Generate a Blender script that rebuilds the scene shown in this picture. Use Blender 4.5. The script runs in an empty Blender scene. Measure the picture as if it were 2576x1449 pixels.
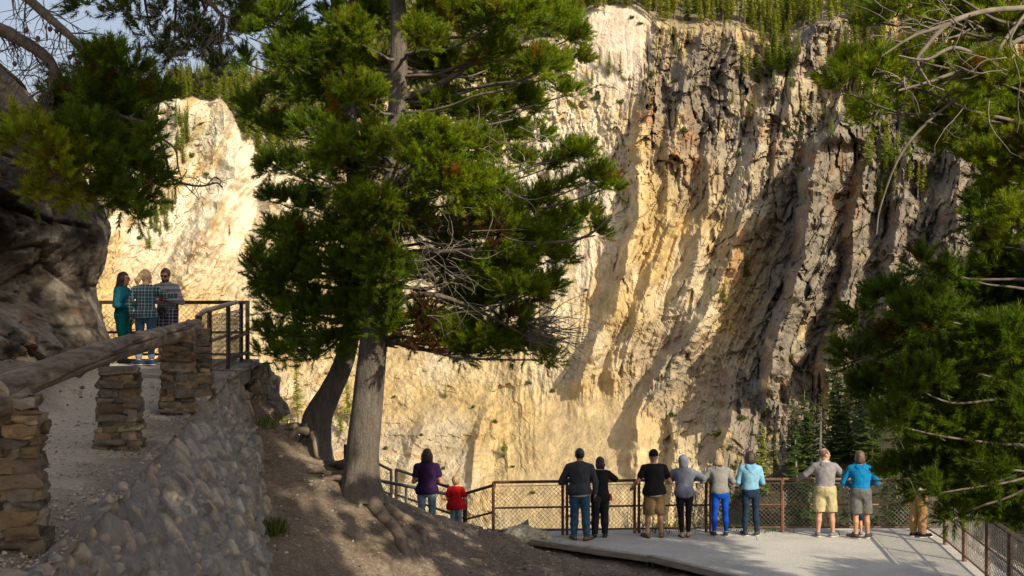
import bpy, math, random
import numpy as np
from mathutils import Vector, Matrix
random.seed(7)
RNG = np.random.default_rng(11)
scene = bpy.context.scene
COL = scene.collection
F, H0, CX = 3110.0, 794.0, 1288.0      # focal length and horizon of the photograph, in its 2576 px view


def at(px, py, Y):
    return np.array([(px - CX) / F * Y, Y, (H0 - py) / F * Y])


def link(name, data=None, parent=None):
    o = bpy.data.objects.new(name, data)
    COL.objects.link(o)
    if parent is not None:
        o.parent = parent
    return o


def tag(o, label=None, cat=None, group=None, kind=None):
    if label: o['label'] = label
    if cat: o['category'] = cat
    if group: o['group'] = group
    if kind: o['kind'] = kind
    return o


def empty(name, loc=(0, 0, 0), rz=0.0, label=None, cat=None, group=None):
    o = link(name)
    o.location = Vector([float(v) for v in loc])
    o.rotation_euler = (0, 0, rz)
    o.empty_display_size = .2
    return tag(o, label, cat, group)


def mesh_data(name, verts, faces, mats=None, smooth=True, col=None, fmat=None):
    """verts (n,3); faces: an (m,3|4) array or a list of such arrays / index tuples."""
    me = bpy.data.meshes.new(name)
    verts = np.asarray(verts, dtype=np.float32)
    if isinstance(faces, np.ndarray):
        faces = [faces]
    arrs = []
    loose = []
    for f in faces:
        if isinstance(f, np.ndarray):
            if len(f): arrs.append(f.astype(np.int32))
        else:
            loose.append(f)
    loops = [a.ravel() for a in arrs]
    sizes = [np.full(len(a), a.shape[1], dtype=np.int32) for a in arrs]
    if loose:
        loops.append(np.array([i for f in loose for i in f], dtype=np.int32))
        sizes.append(np.array([len(f) for f in loose], dtype=np.int32))
    loops = np.concatenate(loops); sizes = np.concatenate(sizes)
    me.vertices.add(len(verts)); me.vertices.foreach_set('co', verts.ravel())
    me.loops.add(len(loops)); me.loops.foreach_set('vertex_index', loops)
    me.polygons.add(len(sizes))
    starts = np.zeros(len(sizes), dtype=np.int32); starts[1:] = np.cumsum(sizes)[:-1]
    me.polygons.foreach_set('loop_start', starts)
    if smooth is True:
        me.polygons.foreach_set('use_smooth', np.ones(len(sizes), dtype=bool))
    else:
        me.polygons.foreach_set('use_smooth', np.zeros(len(sizes), dtype=bool))
    if fmat is not None:
        me.polygons.foreach_set('material_index', np.asarray(fmat, dtype=np.int32))
    me.update(calc_edges=True)
    if col is not None:
        a = me.attributes.new('col', 'FLOAT_COLOR', 'POINT')
        c = np.ones((len(verts), 4), dtype=np.float32); c[:, :3] = col
        a.data.foreach_set('color', c.ravel())
    for m in (mats if isinstance(mats, (list, tuple)) else [mats] if mats else []):
        me.materials.append(m)
    return me


def mobj(name, verts, faces, mats=None, parent=None, smooth=True, col=None, fmat=None):
    return link(name, mesh_data(name, verts, faces, mats, smooth, col, fmat), parent)


class MB:
    """Collects shapes (numpy) that become ONE mesh object."""
    def __init__(s):
        s.v = []; s.f3 = []; s.f4 = []; s.n = 0; s.c = []

    def add(s, v, f, c=None):
        v = np.asarray(v, dtype=np.float64).reshape(-1, 3)
        f = np.asarray(f, dtype=np.int64)
        s.v.append(v)
        (s.f3 if f.shape[1] == 3 else s.f4).append(f + s.n)
        s.c.append(np.tile(np.asarray(c if c is not None else (1, 1, 1), float), (len(v), 1)) if np.ndim(c) < 2 else c)
        s.n += len(v)
        return s

    def box(s, cen, size, R=None, c=None, jit=0.0):
        b = np.array([[x, y, z] for x in (-.5, .5) for y in (-.5, .5) for z in (-.5, .5)])
        v = b * np.asarray(size)
        if jit: v = v + RNG.normal(0, jit, v.shape)
        if R is not None: v = v @ np.asarray(R).T
        v = v + np.asarray(cen)
        f = [[0, 1, 3, 2], [4, 6, 7, 5], [0, 4, 5, 1], [2, 3, 7, 6], [0, 2, 6, 4], [1, 5, 7, 3]]
        return s.add(v, f, c)

    def beam(s, a, b, w, h, up=(0, 0, 1), c=None):
        a, b = np.asarray(a, float), np.asarray(b, float)
        d = b - a; L = np.linalg.norm(d); d /= L
        side = np.cross(d, up); side /= np.linalg.norm(side); u = np.cross(side, d)
        return s.box((a + b) / 2, (L, w, h), np.stack([d, side, u], 1), c)

    def tube(s, pts, rad, n=8, cap=True, c=None, jit=0.0, closed=False):
        pts = np.asarray(pts, float)
        rad = np.broadcast_to(np.asarray(rad, float), (len(pts),))
        t = np.gradient(pts, axis=0) if len(pts) > 1 else np.array([[0, 0, 1.]])
        t /= np.linalg.norm(t, axis=1, keepdims=True) + 1e-12
        ref = np.array([0, 0, 1.]) if abs(t[0][2]) < .9 else np.array([1., 0, 0])
        u = np.cross(t[0], ref); u /= np.linalg.norm(u)
        ang = np.arange(n) / n * 2 * math.pi
        out = []
        for i in range(len(pts)):
            u = u - t[i] * u.dot(t[i]); u /= np.linalg.norm(u) + 1e-12
            w = np.cross(t[i], u)
            r = rad[i] * (1 + (RNG.normal(0, jit, n) if jit else 0))
            out.append(pts[i] + (np.cos(ang) * r)[:, None] * u + (np.sin(ang) * r)[:, None] * w)
        v = np.concatenate(out)
        m = len(pts)
        i = np.arange(m - 1)[:, None] * n; j = np.arange(n)[None, :]; k = (j + 1) % n
        f = np.stack([i + j, i + k, i + n + k, i + n + j], -1).reshape(-1, 4)
        s.add(v, f, c)
        if cap:
            for ring, sgn in ((0, -1), (m - 1, 1)):
                cen = pts[ring] + t[ring] * rad[ring] * .15 * sgn
                vv = np.vstack([v[ring * n:(ring + 1) * n], cen])
                ff = [[a, (a + 1) % n, n] if sgn > 0 else [(a + 1) % n, a, n] for a in range(n)]
                s.add(vv, ff, c)
        return s

    def arrays(s):
        v = np.concatenate(s.v); fs = []
        if s.f3: fs.append(np.concatenate(s.f3))
        if s.f4: fs.append(np.concatenate(s.f4))
        return v, fs, np.concatenate(s.c)

    def build(s, name, mat=None, parent=None, smooth=True, col=False):
        v, fs, c = s.arrays()
        if parent is not None and parent.type == 'EMPTY' and parent.get('_origin') is not None:
            pass
        return mobj(name, v, fs, mat, parent, smooth, c if col else None)


def local(root, pts):
    """world points -> the root's own coordinates (root: an empty with location and z rotation)"""
    pts = np.asarray(pts, float) - np.array(root.location)
    a = -root.rotation_euler.z
    R = np.array([[math.cos(a), -math.sin(a), 0], [math.sin(a), math.cos(a), 0], [0, 0, 1]])
    return pts @ R.T


# ---------------------------------------------------------------- noise
def _hash(ix, iy, iz, seed=0):
    h = (ix.astype(np.uint32) * np.uint32(374761393) + iy.astype(np.uint32) * np.uint32(668265263)
         + iz.astype(np.uint32) * np.uint32(2147483647) + np.uint32((seed * 974711 + 12345) & 0xffffffff))
    h ^= h >> np.uint32(13); h *= np.uint32(1274126177); h ^= h >> np.uint32(16)
    h *= np.uint32(2246822519); h ^= h >> np.uint32(15)
    return h


def vnoise(x, y, z=None, seed=0):
    x = np.asarray(x, float); y = np.asarray(y, float)
    z = np.zeros_like(x) if z is None else np.asarray(z, float)
    xi, yi, zi = np.floor(x), np.floor(y), np.floor(z)
    fx, fy, fz = x - xi, y - yi, z - zi
    fx = fx * fx * (3 - 2 * fx); fy = fy * fy * (3 - 2 * fy); fz = fz * fz * (3 - 2 * fz)
    xi, yi, zi = xi.astype(np.int64), yi.astype(np.int64), zi.astype(np.int64)
    r = 0
    for dx in (0, 1):
        wx = fx if dx else 1 - fx
        for dy in (0, 1):
            wy = fy if dy else 1 - fy
            for dz in (0, 1):
                wz = fz if dz else 1 - fz
                r = r + _hash(xi + dx, yi + dy, zi + dz, seed) * (wx * wy * wz / 4294967295.0)
    return r * 2 - 1


def fbm(x, y, z=None, oct=4, seed=0, lac=2.03, gain=.5):
    a, s, n = 1.0, 0.0, 0.0
    x = np.asarray(x, float); y = np.asarray(y, float); z = np.zeros_like(x) if z is None else np.asarray(z, float)
    for o in range(oct):
        s = s + a * vnoise(x, y, z, seed + o * 17); n += a
        a *= gain; x, y, z = x * lac + 3.1, y * lac + 7.7, z * lac + 1.3
    return s / n


def ridged(x, y, z=None, oct=4, seed=0, gain=.5):
    a, s, n = 1.0, 0.0, 0.0
    x = np.asarray(x, float); y = np.asarray(y, float); z = np.zeros_like(x) if z is None else np.asarray(z, float)
    for o in range(oct):
        s = s + a * (1 - np.abs(vnoise(x, y, z, seed + o * 31)) * 2); n += a
        a *= gain; x, y, z = x * 2.07 + 5.1, y * 2.07 + 2.7, z * 2.07 + 9.3
    return s / n


def worley2(x, y, seed=0):
    """F1, F2 and a random value of the nearest cell, in two dimensions"""
    xi, yi = np.floor(x).astype(np.int64), np.floor(y).astype(np.int64)
    f1 = np.full(x.shape, 9.0); f2 = np.full(x.shape, 9.0); cid = np.zeros(x.shape)
    zz = np.zeros_like(xi)
    for dx in (-1, 0, 1):
        for dy in (-1, 0, 1):
            cx, cy = xi + dx, yi + dy
            h = _hash(cx, cy, zz, seed); h2 = _hash(cx, cy, zz, seed + 5); h3 = _hash(cx, cy, zz, seed + 9)
            ox = cx + h / 4294967295.0; oy = cy + h2 / 4294967295.0
            d = np.sqrt((ox - x) ** 2 + (oy - y) ** 2)
            near = d < f1
            f2 = np.where(near, f1, np.minimum(f2, d))
            cid = np.where(near, h3 / 4294967295.0, cid)
            f1 = np.where(near, d, f1)
    return f1, f2, cid


def facets(x, y, seed=0):
    """blocky broken rock: every cell is a plane with its own offset and tilt; also the distance to the cell's edge"""
    xi, yi = np.floor(x).astype(np.int64), np.floor(y).astype(np.int64)
    f1 = np.full(x.shape, 9.0); f2 = np.full(x.shape, 9.0); val = np.zeros(x.shape); cid = np.zeros(x.shape)
    zz = np.zeros_like(xi)
    for dx in (-1, 0, 1):
        for dy in (-1, 0, 1):
            cx, cy = xi + dx, yi + dy
            h = [_hash(cx, cy, zz, seed + k) / 4294967295.0 for k in (0, 5, 9, 14, 19)]
            ax, ay = x - cx - h[0], y - cy - h[1]
            d = np.maximum(np.abs(ax), np.abs(ay)) + .35 * (np.abs(ax) + np.abs(ay))
            near = d < f1
            f2 = np.where(near, f1, np.minimum(f2, d)); f1 = np.where(near, d, f1)
            val = np.where(near, (h[2] - .5) + 1.6 * ((h[3] - .5) * ax + (h[4] - .5) * ay), val)
            cid = np.where(near, h[2], cid)
    return val, f2 - f1, cid


def sstep(a, b, x):
    t = np.clip((np.asarray(x, float) - a) / (b - a), 0, 1)
    return t * t * (3 - 2 * t)


def lerp(a, b, t):
    return a + (b - a) * t


def grid_faces(nu, nv):
    i = np.arange(nu - 1)[:, None] * nv; j = np.arange(nv - 1)[None, :]
    a = i + j
    return np.stack([a, a + nv, a + nv + 1, a + 1], -1).reshape(-1, 4)


def catmull(pts, n=8):
    p = np.asarray(pts, float)
    p = np.vstack([2 * p[0] - p[1], p, 2 * p[-1] - p[-2]])
    out = []
    for i in range(1, len(p) - 2):
        for k in range(n):
            t = k / n
            out.append(.5 * (2 * p[i] + (p[i + 1] - p[i - 1]) * t + (2 * p[i - 1] - 5 * p[i] + 4 * p[i + 1] - p[i + 2]) * t * t
                             + (3 * p[i] - p[i - 1] - 3 * p[i + 1] + p[i + 2]) * t ** 3))
    out.append(p[-2])
    return np.array(out)


# ---------------------------------------------------------------- implicit surfaces
class SDF:
    def __init__(s, lo, hi, h):
        s.lo = np.asarray(lo, float); s.h = h
        s.n = np.ceil((np.asarray(hi, float) - s.lo) / h).astype(int) + 1
        s.v = np.full(s.n, .5, dtype=np.float32)

    def _sub(s, lo, hi, pad):
        a = np.clip(np.floor((np.asarray(lo) - pad - s.lo) / s.h).astype(int), 0, s.n)
        b = np.clip(np.ceil((np.asarray(hi) + pad - s.lo) / s.h).astype(int) + 1, 0, s.n)
        sl = tuple(slice(x, y) for x, y in zip(a, b))
        ax = [s.lo[i] + np.arange(a[i], b[i]) * s.h for i in range(3)]
        X, Y, Z = np.meshgrid(*ax, indexing='ij')
        return sl, X, Y, Z

    def _join(s, sl, d, k):
        o = s.v[sl]
        if k <= 0:
            s.v[sl] = np.minimum(o, d)
        else:
            hh = np.clip(.5 + .5 * (o - d) / k, 0, 1)
            s.v[sl] = o + (d - o) * hh - k * hh * (1 - hh)

    def cone(s, a, b, ra, rb, k=.03, flat=None):
        """tapered capsule; flat=(axis unit vector, factor) squashes the cross-section along that axis"""
        a, b = np.asarray(a, float), np.asarray(b, float)
        R = max(ra, rb)
        if flat is not None: R *= max(1, 1 / flat[1])
        sl, X, Y, Z = s._sub(np.minimum(a, b) - R, np.maximum(a, b) + R, k + 2 * s.h)
        if 0 in X.shape: return s
        P = np.stack([X - a[0], Y - a[1], Z - a[2]], -1)
        d = b - a; L2 = max(d.dot(d), 1e-9)
        t = np.clip(P @ d / L2, 0, 1)
        Q = P - t[..., None] * d
        if flat is not None:
            ax = np.asarray(flat[0], float)
            c = Q @ ax
            Q = Q + (c * (flat[1] - 1))[..., None] * ax
        s._join(sl, np.linalg.norm(Q, axis=-1) - (ra + (rb - ra) * t), k)
        return s

    def ell(s, c, r, k=.03, R=None):
        c, r = np.asarray(c, float), np.asarray(r, float)
        m = r.max()
        sl, X, Y, Z = s._sub(c - m, c + m, k + 2 * s.h)
        if 0 in X.shape: return s
        P = np.stack([X - c[0], Y - c[1], Z - c[2]], -1)
        if R is not None: P = P @ np.asarray(R)
        q = np.linalg.norm(P / r, axis=-1)
        g = np.linalg.norm(P / r ** 2, axis=-1) + 1e-9
        s._join(sl, q * (q - 1) / g, k)
        return s

    def grid(s):
        ax = [s.lo[i] + np.arange(s.n[i]) * s.h for i in range(3)]
        return np.meshgrid(*ax, indexing='ij')

    def cut(s, d, k=0.0):
        """keeps the part where the field d < 0"""
        if k <= 0: s.v = np.maximum(s.v, d)
        else:
            hh = np.clip(.5 - .5 * (s.v - d) / k, 0, 1)
            s.v = s.v + (d - s.v) * hh + k * hh * (1 - hh)
        return s

    def mesh(s):
        v = s.v.astype(np.float64).copy()
        v[[0, -1]] = 1; v[:, [0, -1]] = 1; v[:, :, [0, -1]] = 1
        ins = v < 0
        cs = [ins[i:ins.shape[0] - 1 + i, j:ins.shape[1] - 1 + j, k:ins.shape[2] - 1 + k] for i in (0, 1) for j in (0, 1) for k in (0, 1)]
        al = cs[0].copy(); an = cs[0].copy()
        for q in cs[1:]: al &= q; an |= q
        m = an & ~al
        idx = np.full(m.shape, -1, dtype=np.int64); idx[m] = np.arange(m.sum())
        I = np.argwhere(m)
        offs = np.array([(i, j, k) for i in (0, 1) for j in (0, 1) for k in (0, 1)])
        cv = [v[tuple((I + o).T)] for o in offs]
        acc = np.zeros((len(I), 3)); cnt = np.zeros(len(I))
        for a_ in range(8):
            for b_ in range(a_ + 1, 8):
                if np.abs(offs[a_] - offs[b_]).sum() != 1: continue
                A, B = cv[a_], cv[b_]
                cr = (A < 0) != (B < 0)
                t = np.where(cr, A / np.where(cr, A - B, 1), 0)
                acc += (offs[a_] + t[:, None] * (offs[b_] - offs[a_])) * cr[:, None]; cnt += cr
        verts = s.lo + (I + acc / cnt[:, None]) * s.h
        faces = []
        for ax in range(3):
            o1, o2 = (ax + 1) % 3, (ax + 2) % 3
            sa = [slice(None)] * 3; sb = [slice(None)] * 3
            sa[ax] = slice(0, -1); sb[ax] = slice(1, None)
            A, B = ins[tuple(sa)], ins[tuple(sb)]
            E = np.argwhere(A != B)
            ok = (E[:, o1] > 0) & (E[:, o2] > 0) & (E[:, o1] < v.shape[o1] - 1) & (E[:, o2] < v.shape[o2] - 1)
            E = E[ok]
            if not len(E): continue
            fl = A[tuple(E.T)]
            q = []
            for d1, d2 in ((-1, -1), (0, -1), (0, 0), (-1, 0)):
                e = E.copy(); e[:, o1] += d1; e[:, o2] += d2
                q.append(idx[tuple(e.T)])
            q = np.stack(q, 1)
            q[~fl] = q[~fl][:, ::-1]
            faces.append(q)
        return verts, np.concatenate(faces) if faces else np.zeros((0, 4), int)


# ---------------------------------------------------------------- materials
def new_mat(name):
    m = bpy.data.materials.new(name); m.use_nodes = True
    nt = m.node_tree
    b = next(n for n in nt.nodes if n.type == 'BSDF_PRINCIPLED')
    return m, nt, b


def N(nt, typ, **kw):
    n = nt.nodes.new(typ)
    for k, v in kw.items():
        if k in n.inputs.keys(): 
            n.inputs[k].default_value = v
        else:
            setattr(n, k, v)
    return n


def ramp(nt, fac, stops):
    n = nt.nodes.new('ShaderNodeValToRGB')
    e = n.color_ramp.elements
    while len(e) < len(stops): e.new(.5)
    for el, (p, c) in zip(e, stops):
        el.position = p; el.color = (*c, 1) if len(c) == 3 else c
    nt.links.new(fac, n.inputs[0])
    return n.outputs[0]


def mixc(nt, a, b, fac, mode='MIX'):
    n = nt.nodes.new('ShaderNodeMix'); n.data_type = 'RGBA'; n.blend_type = mode
    for sock, val in ((n.inputs[0], fac), (n.inputs[6], a), (n.inputs[7], b)):
        if hasattr(val, 'is_linked'): nt.links.new(val, sock)
        elif isinstance(val, (int, float)): sock.default_value = val
        else: sock.default_value = (*val, 1)
    return n.outputs[2]


def noise(nt, scale, detail=4, rough=.55, coord='Object', stretch=None, dist=0.0):
    tc = nt.nodes.new('ShaderNodeTexCoord')
    src = tc.outputs[coord]
    if stretch is not None:
        mp = nt.nodes.new('ShaderNodeMapping'); mp.inputs['Scale'].default_value = stretch
        nt.links.new(src, mp.inputs['Vector']); src = mp.outputs[0]
    n = N(nt, 'ShaderNodeTexNoise', Scale=scale, Detail=detail, Roughness=rough, Distortion=dist)
    nt.links.new(src, n.inputs['Vector'])
    return n.outputs['Fac']


def bump(nt, bsdf, height, strength=.4, dist=.02):
    n = N(nt, 'ShaderNodeBump', Strength=strength, Distance=dist)
    nt.links.new(height, n.inputs['Height'])
    nt.links.new(n.outputs[0], bsdf.inputs['Normal'])
    return n


def simple_mat(name, c1, c2=None, scale=6, rough=.8, bs=0.0, bscale=40, metal=0.0, stretch=None, spec=.3, c3=None, bdist=.01):
    m, nt, b = new_mat(name)
    if c2 is None: c2 = tuple(v * .75 for v in c1)
    st = [(.35, c2), (.65, c1)] if c3 is None else [(.3, c2), (.52, c1), (.72, c3)]
    nt.links.new(ramp(nt, noise(nt, scale, 5, .6, stretch=stretch), st), b.inputs['Base Color'])
    b.inputs['Roughness'].default_value = rough
    b.inputs['Metallic'].default_value = metal
    b.inputs['Specular IOR Level'].default_value = spec
    if bs: bump(nt, b, noise(nt, bscale, 4, .6, stretch=stretch), bs, bdist)
    return m


def attr_mat(name, rough=.9, nscale=3.0, namp=.25, bs=.5, bscale=6.0, bdist=.1, spec=.2, stretch=None, detail=6):
    """base colour from the 'col' attribute (the rock's own mineral colour) times fine noise"""
    m, nt, b = new_mat(name)
    a = N(nt, 'ShaderNodeAttribute', attribute_name='col')
    g = ramp(nt, noise(nt, nscale, detail, .65, stretch=stretch), [(.25, (1 - namp,) * 3), (.75, (1 + namp,) * 3)])
    nt.links.new(mixc(nt, a.outputs['Color'], g, 1.0, 'MULTIPLY'), b.inputs['Base Color'])
    b.inputs['Roughness'].default_value = rough
    b.inputs['Specular IOR Level'].default_value = spec
    if bs: bump(nt, b, noise(nt, bscale, detail, .65, stretch=stretch), bs, bdist)
    return m


def leaf_mat(name, trans=.35, rough=.55):
    m, nt, b = new_mat(name)
    a = N(nt, 'ShaderNodeAttribute', attribute_name='col')
    out = next(n for n in nt.nodes if n.type == 'OUTPUT_MATERIAL')
    nt.links.new(a.outputs['Color'], b.inputs['Base Color'])
    b.inputs['Roughness'].default_value = rough
    b.inputs['Specular IOR Level'].default_value = .25
    t = N(nt, 'ShaderNodeBsdfTranslucent')
    tcol = mixc(nt, a.outputs['Color'], (1.35, 1.45, .55), 1.0, 'MULTIPLY')
    nt.links.new(tcol, t.inputs['Color'])
    mx = N(nt, 'ShaderNodeMixShader'); mx.inputs[0].default_value = trans
    nt.links.new(b.outputs[0], mx.inputs[1]); nt.links.new(t.outputs[0], mx.inputs[2])
    nt.links.new(mx.outputs[0], out.inputs['Surface'])
    return m
# ---------------------------------------------------------------- camera, sun, sky
cam_d = bpy.data.cameras.new('camera')
cam_d.sensor_width = 36.0
cam_d.lens = 36.0 * F / 2576.0
cam_d.shift_y = (H0 - 724.5) / 2576.0
cam_d.clip_start = .1; cam_d.clip_end = 5000
cam = link('camera', cam_d)
cam.rotation_euler = (math.pi / 2, 0, 0)
scene.camera = cam

SUN = np.array([.54, -.66, .52]); SUN /= np.linalg.norm(SUN)
sun_el = math.asin(SUN[2]); sun_az = math.atan2(SUN[0], SUN[1])
sd = bpy.data.lights.new('sun', 'SUN'); sd.energy = 5.0; sd.angle = math.radians(.55); sd.color = (1.0, .885, .68)
sun = link('sun', sd)
sun.rotation_euler = Vector(SUN).to_track_quat('Z', 'Y').to_euler()
w = bpy.data.worlds.new('World'); scene.world = w; w.use_nodes = True
wnt = w.node_tree
bg = wnt.nodes['Background']
sky = wnt.nodes.new('ShaderNodeTexSky'); sky.sky_type = 'NISHITA'; sky.sun_disc = False
sky.sun_elevation = sun_el; sky.sun_rotation = sun_az
sky.air_density = 1.0; sky.dust_density = 5.0; sky.ozone_density = 1.0
veil = wnt.nodes.new('ShaderNodeMix'); veil.data_type = 'RGBA'; veil.inputs[0].default_value = .45      # thin high cloud
veil.inputs[7].default_value = (3.6, 3.7, 4.15, 1)
wnt.links.new(sky.outputs[0], veil.inputs[6]); wnt.links.new(veil.outputs[2], bg.inputs['Color']); bg.inputs['Strength'].default_value = .14
vs = scene.view_settings
vs.view_transform = 'Standard'; vs.look = 'None'; vs.gamma = 1; vs.use_curve_mapping = False; vs.exposure = .27
scene.cycles.max_bounces = 6; scene.cycles.transparent_max_bounces = 6
# ---------------------------------------------------------------- the far canyon wall
def soft(x, xs, ys, w):
    return sum(np.interp(x + k * w, xs, ys) for k in (-1, -.6, -.3, 0, .3, .6, 1)) / 7


def cliff_base(px, py):
    d = soft(px, [-400, 250, 650, 900, 1150, 1450, 1700, 2000, 2300, 2600, 3000],
             [425, 428, 450, 446, 432, 410, 396, 378, 358, 335, 300], 110)
    rim = soft(px, [-300, 380, 430, 555, 600, 700, 1000, 1400, 1470, 1500, 1600, 1660, 1720, 1860, 1960, 2060, 2150, 2300, 2700],
                    [330, 280, 262, 255, 330, 390, 250, 90, 50, 26, 36, 70, 78, 74, 110, 60, 50, 20, -20], 14)
    up = np.clip(H0 - py, 0, None); upr = np.clip(H0 - rim, 0, None)
    d = d + .085 * np.minimum(up, upr) + .42 * np.clip(up - upr, 0, None)
    lo = np.clip(py - H0, 0, None)
    d = d - .085 * np.minimum(lo, 180) - .15 * np.clip(lo - 180, 0, None)
    return d, rim


RIDGES = [  # points (px,py), protrusion m, half width left, half width right
    ([(1640, 235), (1612, 330), (1608, 420), (1608, 520), (1580, 640), (1545, 760), (1500, 880), (1460, 960)], 13, 30, 75),
    ([(1775, 85), (1735, 160), (1705, 300), (1690, 420), (1668, 560), (1630, 700), (1600, 830), (1540, 960)], 9, 50, 70),
    ([(1850, 90), (1830, 250), (1800, 400), (1765, 560), (1740, 680), (1700, 800)], 7, 50, 55),
    ([(1960, 170), (1935, 260), (1905, 380), (1880, 500), (1835, 650), (1790, 760), (1730, 860), (1660, 980), (1600, 1090)], 11, 45, 75),
    ([(2085, 50), (2030, 120), (1995, 200), (1965, 320), (1940, 420), (1915, 540)], 11, 40, 70),
    ([(2120, 310), (2062, 370), (2040, 480), (2030, 600), (2000, 730), (1960, 850), (1930, 960)], 34, 34, 110),
    ([(2175, 420), (2150, 520), (2140, 650), (2120, 800), (2080, 960)], 17, 40, 80),
    ([(2290, 380), (2270, 520), (2240, 680), (2220, 900)], 16, 40, 80),
    ([(2420, 330), (2400, 520), (2380, 780)], 16, 60, 90),
    ([(1800, 760), (1745, 830), (1690, 900), (1640, 970), (1605, 1060), (1595, 1150)], 11, 28, 90),
    ([(1060, 1060), (1030, 1150), (1010, 1230)], 6, 24, 80), ([(1225, 1040), (1195, 1120), (1185, 1200)], 5, 18, 60),
    ([(560, 270), (560, 330), (540, 390)], 10, 40, 30),
    ([(600, 380), (590, 440), (560, 520), (520, 600), (470, 690)], 12, 60, 60),
    ([(450, 270), (440, 340), (410, 420), (380, 500)], 10, 40, 60),
    ([(300, 470), (280, 560), (250, 660), (220, 760)], 9, 40, 70),
    ([(700, 420), (690, 500), (670, 620)], 8, 40, 60),
    ([(1420, 640), (1400, 760), (1370, 850)], 4, 40, 90),
    ([(1500, 480), (1470, 560), (1440, 640)], 5, 30, 50),
    ([(1690, 1060), (1700, 1120), (1690, 1180)], 7, 16, 60), ([(1860, 960), (1840, 1060), (1800, 1150)], 8, 40, 80),
]


def zone(px, py, x0, y0, rx, ry, soft=.5):
    r = np.sqrt(((px - x0) / rx) ** 2 + ((py - y0) / ry) ** 2)
    return 1 - sstep(1 - soft, 1 + soft, r)


def cliff_depth(px, py):
    d, rim = cliff_base(px, py)
    wx = fbm(px * .018, py * .014, oct=3, seed=3) * 15 + fbm(px * .07, py * .03, oct=3, seed=13) * 5
    wy = fbm(px * .02, py * .02, oct=3, seed=23) * 30
    best = np.zeros_like(d)
    amod = .85 + .4 * fbm(px * .01, py * .018, oct=3, seed=33)
    px0, py0 = px, py
    px, py = px + wx, py + wy
    for pts, a, wl, wr in RIDGES:
        p = np.array(pts, float)
        xr = np.interp(py, p[:, 1], p[:, 0])
        tp = sstep(p[0, 1] - 60, p[0, 1] + 40, py) * (1 - sstep(p[-1, 1] - 60, p[-1, 1] + 110, py))
        t = px - xr
        prof = np.where(t < 0, np.clip(1 + t / wl, 0, 1) ** .9, np.clip(1 - t / wr, 0, 1) ** 1.15)
        best = np.maximum(best, 1.22 * a * tp * prof)
    px, py = px0, py0
    best = best * amod
    d = d - best
    # smooth places: the bowl of scree, the talus fan
    smooth = np.maximum.reduce([zone(px + 14 * vnoise(px * .03, py * .03, seed=50), py + 24 * vnoise(px * .03, py * .03, seed=51), 1552, 110, 80, 135, .45), zone(px, py, 1500, 1130, 170, 150, .35),
                                zone(px + .55 * (py - 1200), py, 1480, 1250, 190, 170, .3), zone(px, py, 640, 1020, 60, 60, .4),
                                .8 * zone(px, py, 1390, 640, 70, 140, .5), .75 * zone(px, py, 590, 520, 80, 120, .5)])
    plateau = sstep(0, 40, rim - py)
    rough = (1 - .9 * smooth) * (1 - .7 * plateau)
    rightw = sstep(1420, 1650, px) * (1 - .4 * sstep(1000, 1200, py))
    lean = .06 * np.minimum(py - 500, 0) + .42 * (np.clip(py, 500, 930) - 500) + .12 * np.clip(py - 930, 0, None)
    sl = px + lean * sstep(1300, 1700, px) + (1 - sstep(800, 1300, px)) * .75 * (py - 600) + 12 * vnoise(px * .01, py * .01, seed=9)
    n = (ridged(sl * .016, py * .0035, oct=3, seed=21) * 2.8 * (.45 + .75 * rightw)
         + ridged(sl * .047, py * .008, oct=3, seed=5) * 1.7 * (.5 + .7 * rightw)
         + fbm(px * .013, py * .013, oct=4, seed=40) * 2.0)
    q1 = .22 * fbm(px * .04, py * .04, oct=2, seed=2); q2 = .22 * fbm(px * .04, py * .04, oct=2, seed=12)
    calm = 1 - .72 * np.clip(zone(px + .5 * (py - 750), py, 1590, 790, 290, 290, .5) + .75 * zone(px, py, 1250, 920, 360, 320, .5) + .5 * zone(px, py, 640, 760, 420, 420, .5) + .5 * zone(px, py, 1720, 1080, 200, 130, .5), 0, 1)
    calm = calm * (1 - .25 * sstep(450, 650, py) * (1 - sstep(1750, 1950, px)))
    v1, e1, c = facets(sl * .012 + q1, py * .0062 + q2, 200)
    n = n + v1 * 3.8 * (.45 + .7 * rightw) * (.35 + .65 * calm)
    v2, e2, _ = facets(sl * .030 + q1 * 2, py * .017 + q2 * 2, 210)
    n = n + v2 * 2.6 * (.6 + .55 * rightw) * calm - .9 * (1 - sstep(0, .10, e2)) * (.15 + .85 * rightw) * calm * sstep(-.25, .25, fbm(px * .02, py * .02, oct=2, seed=66))
    v3, e3, _ = facets(sl * .075 + q1 * 4, py * .05 + q2 * 4, 220)
    n = n + v3 * 1.15 * calm - .3 * (1 - sstep(0, .1, e3)) * rightw * calm
    f1, f2 = np.zeros_like(e2), e2
    crk = (1 - np.abs(vnoise(sl * .05 + .25 * fbm(px * .03, py * .03, oct=2, seed=90), py * .005, seed=91))) ** 14 * sstep(-.3, .2, fbm(px * .012, py * .012, oct=2, seed=92))
    n = n - crk * 3.6 * (.2 + .9 * rightw) * calm
    bed = np.abs(((py * .045 + .012 * px + 1.5 * fbm(px * .02, py * .02, oct=3, seed=93)) % 1) - .5) * 2
    n = n + (bed ** 3) * .9 * sstep(-.1, .3, fbm(px * .01, py * .015, oct=2, seed=94)) * (.4 + .6 * rightw)
    n = n + fbm(px * .13, py * .1, oct=3, seed=77) * .5 + (ridged(px * .16, py * .08, oct=3, seed=78)) * .35 * calm
    d = d - n * rough - fbm(px * .05, py * .03, oct=4, seed=60) * .35 * smooth
    return d, dict(rim=rim, smooth=smooth, plateau=plateau, rough=rough, sl=sl, crack=f2 - f1, cid=c, ridge=best)


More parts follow.
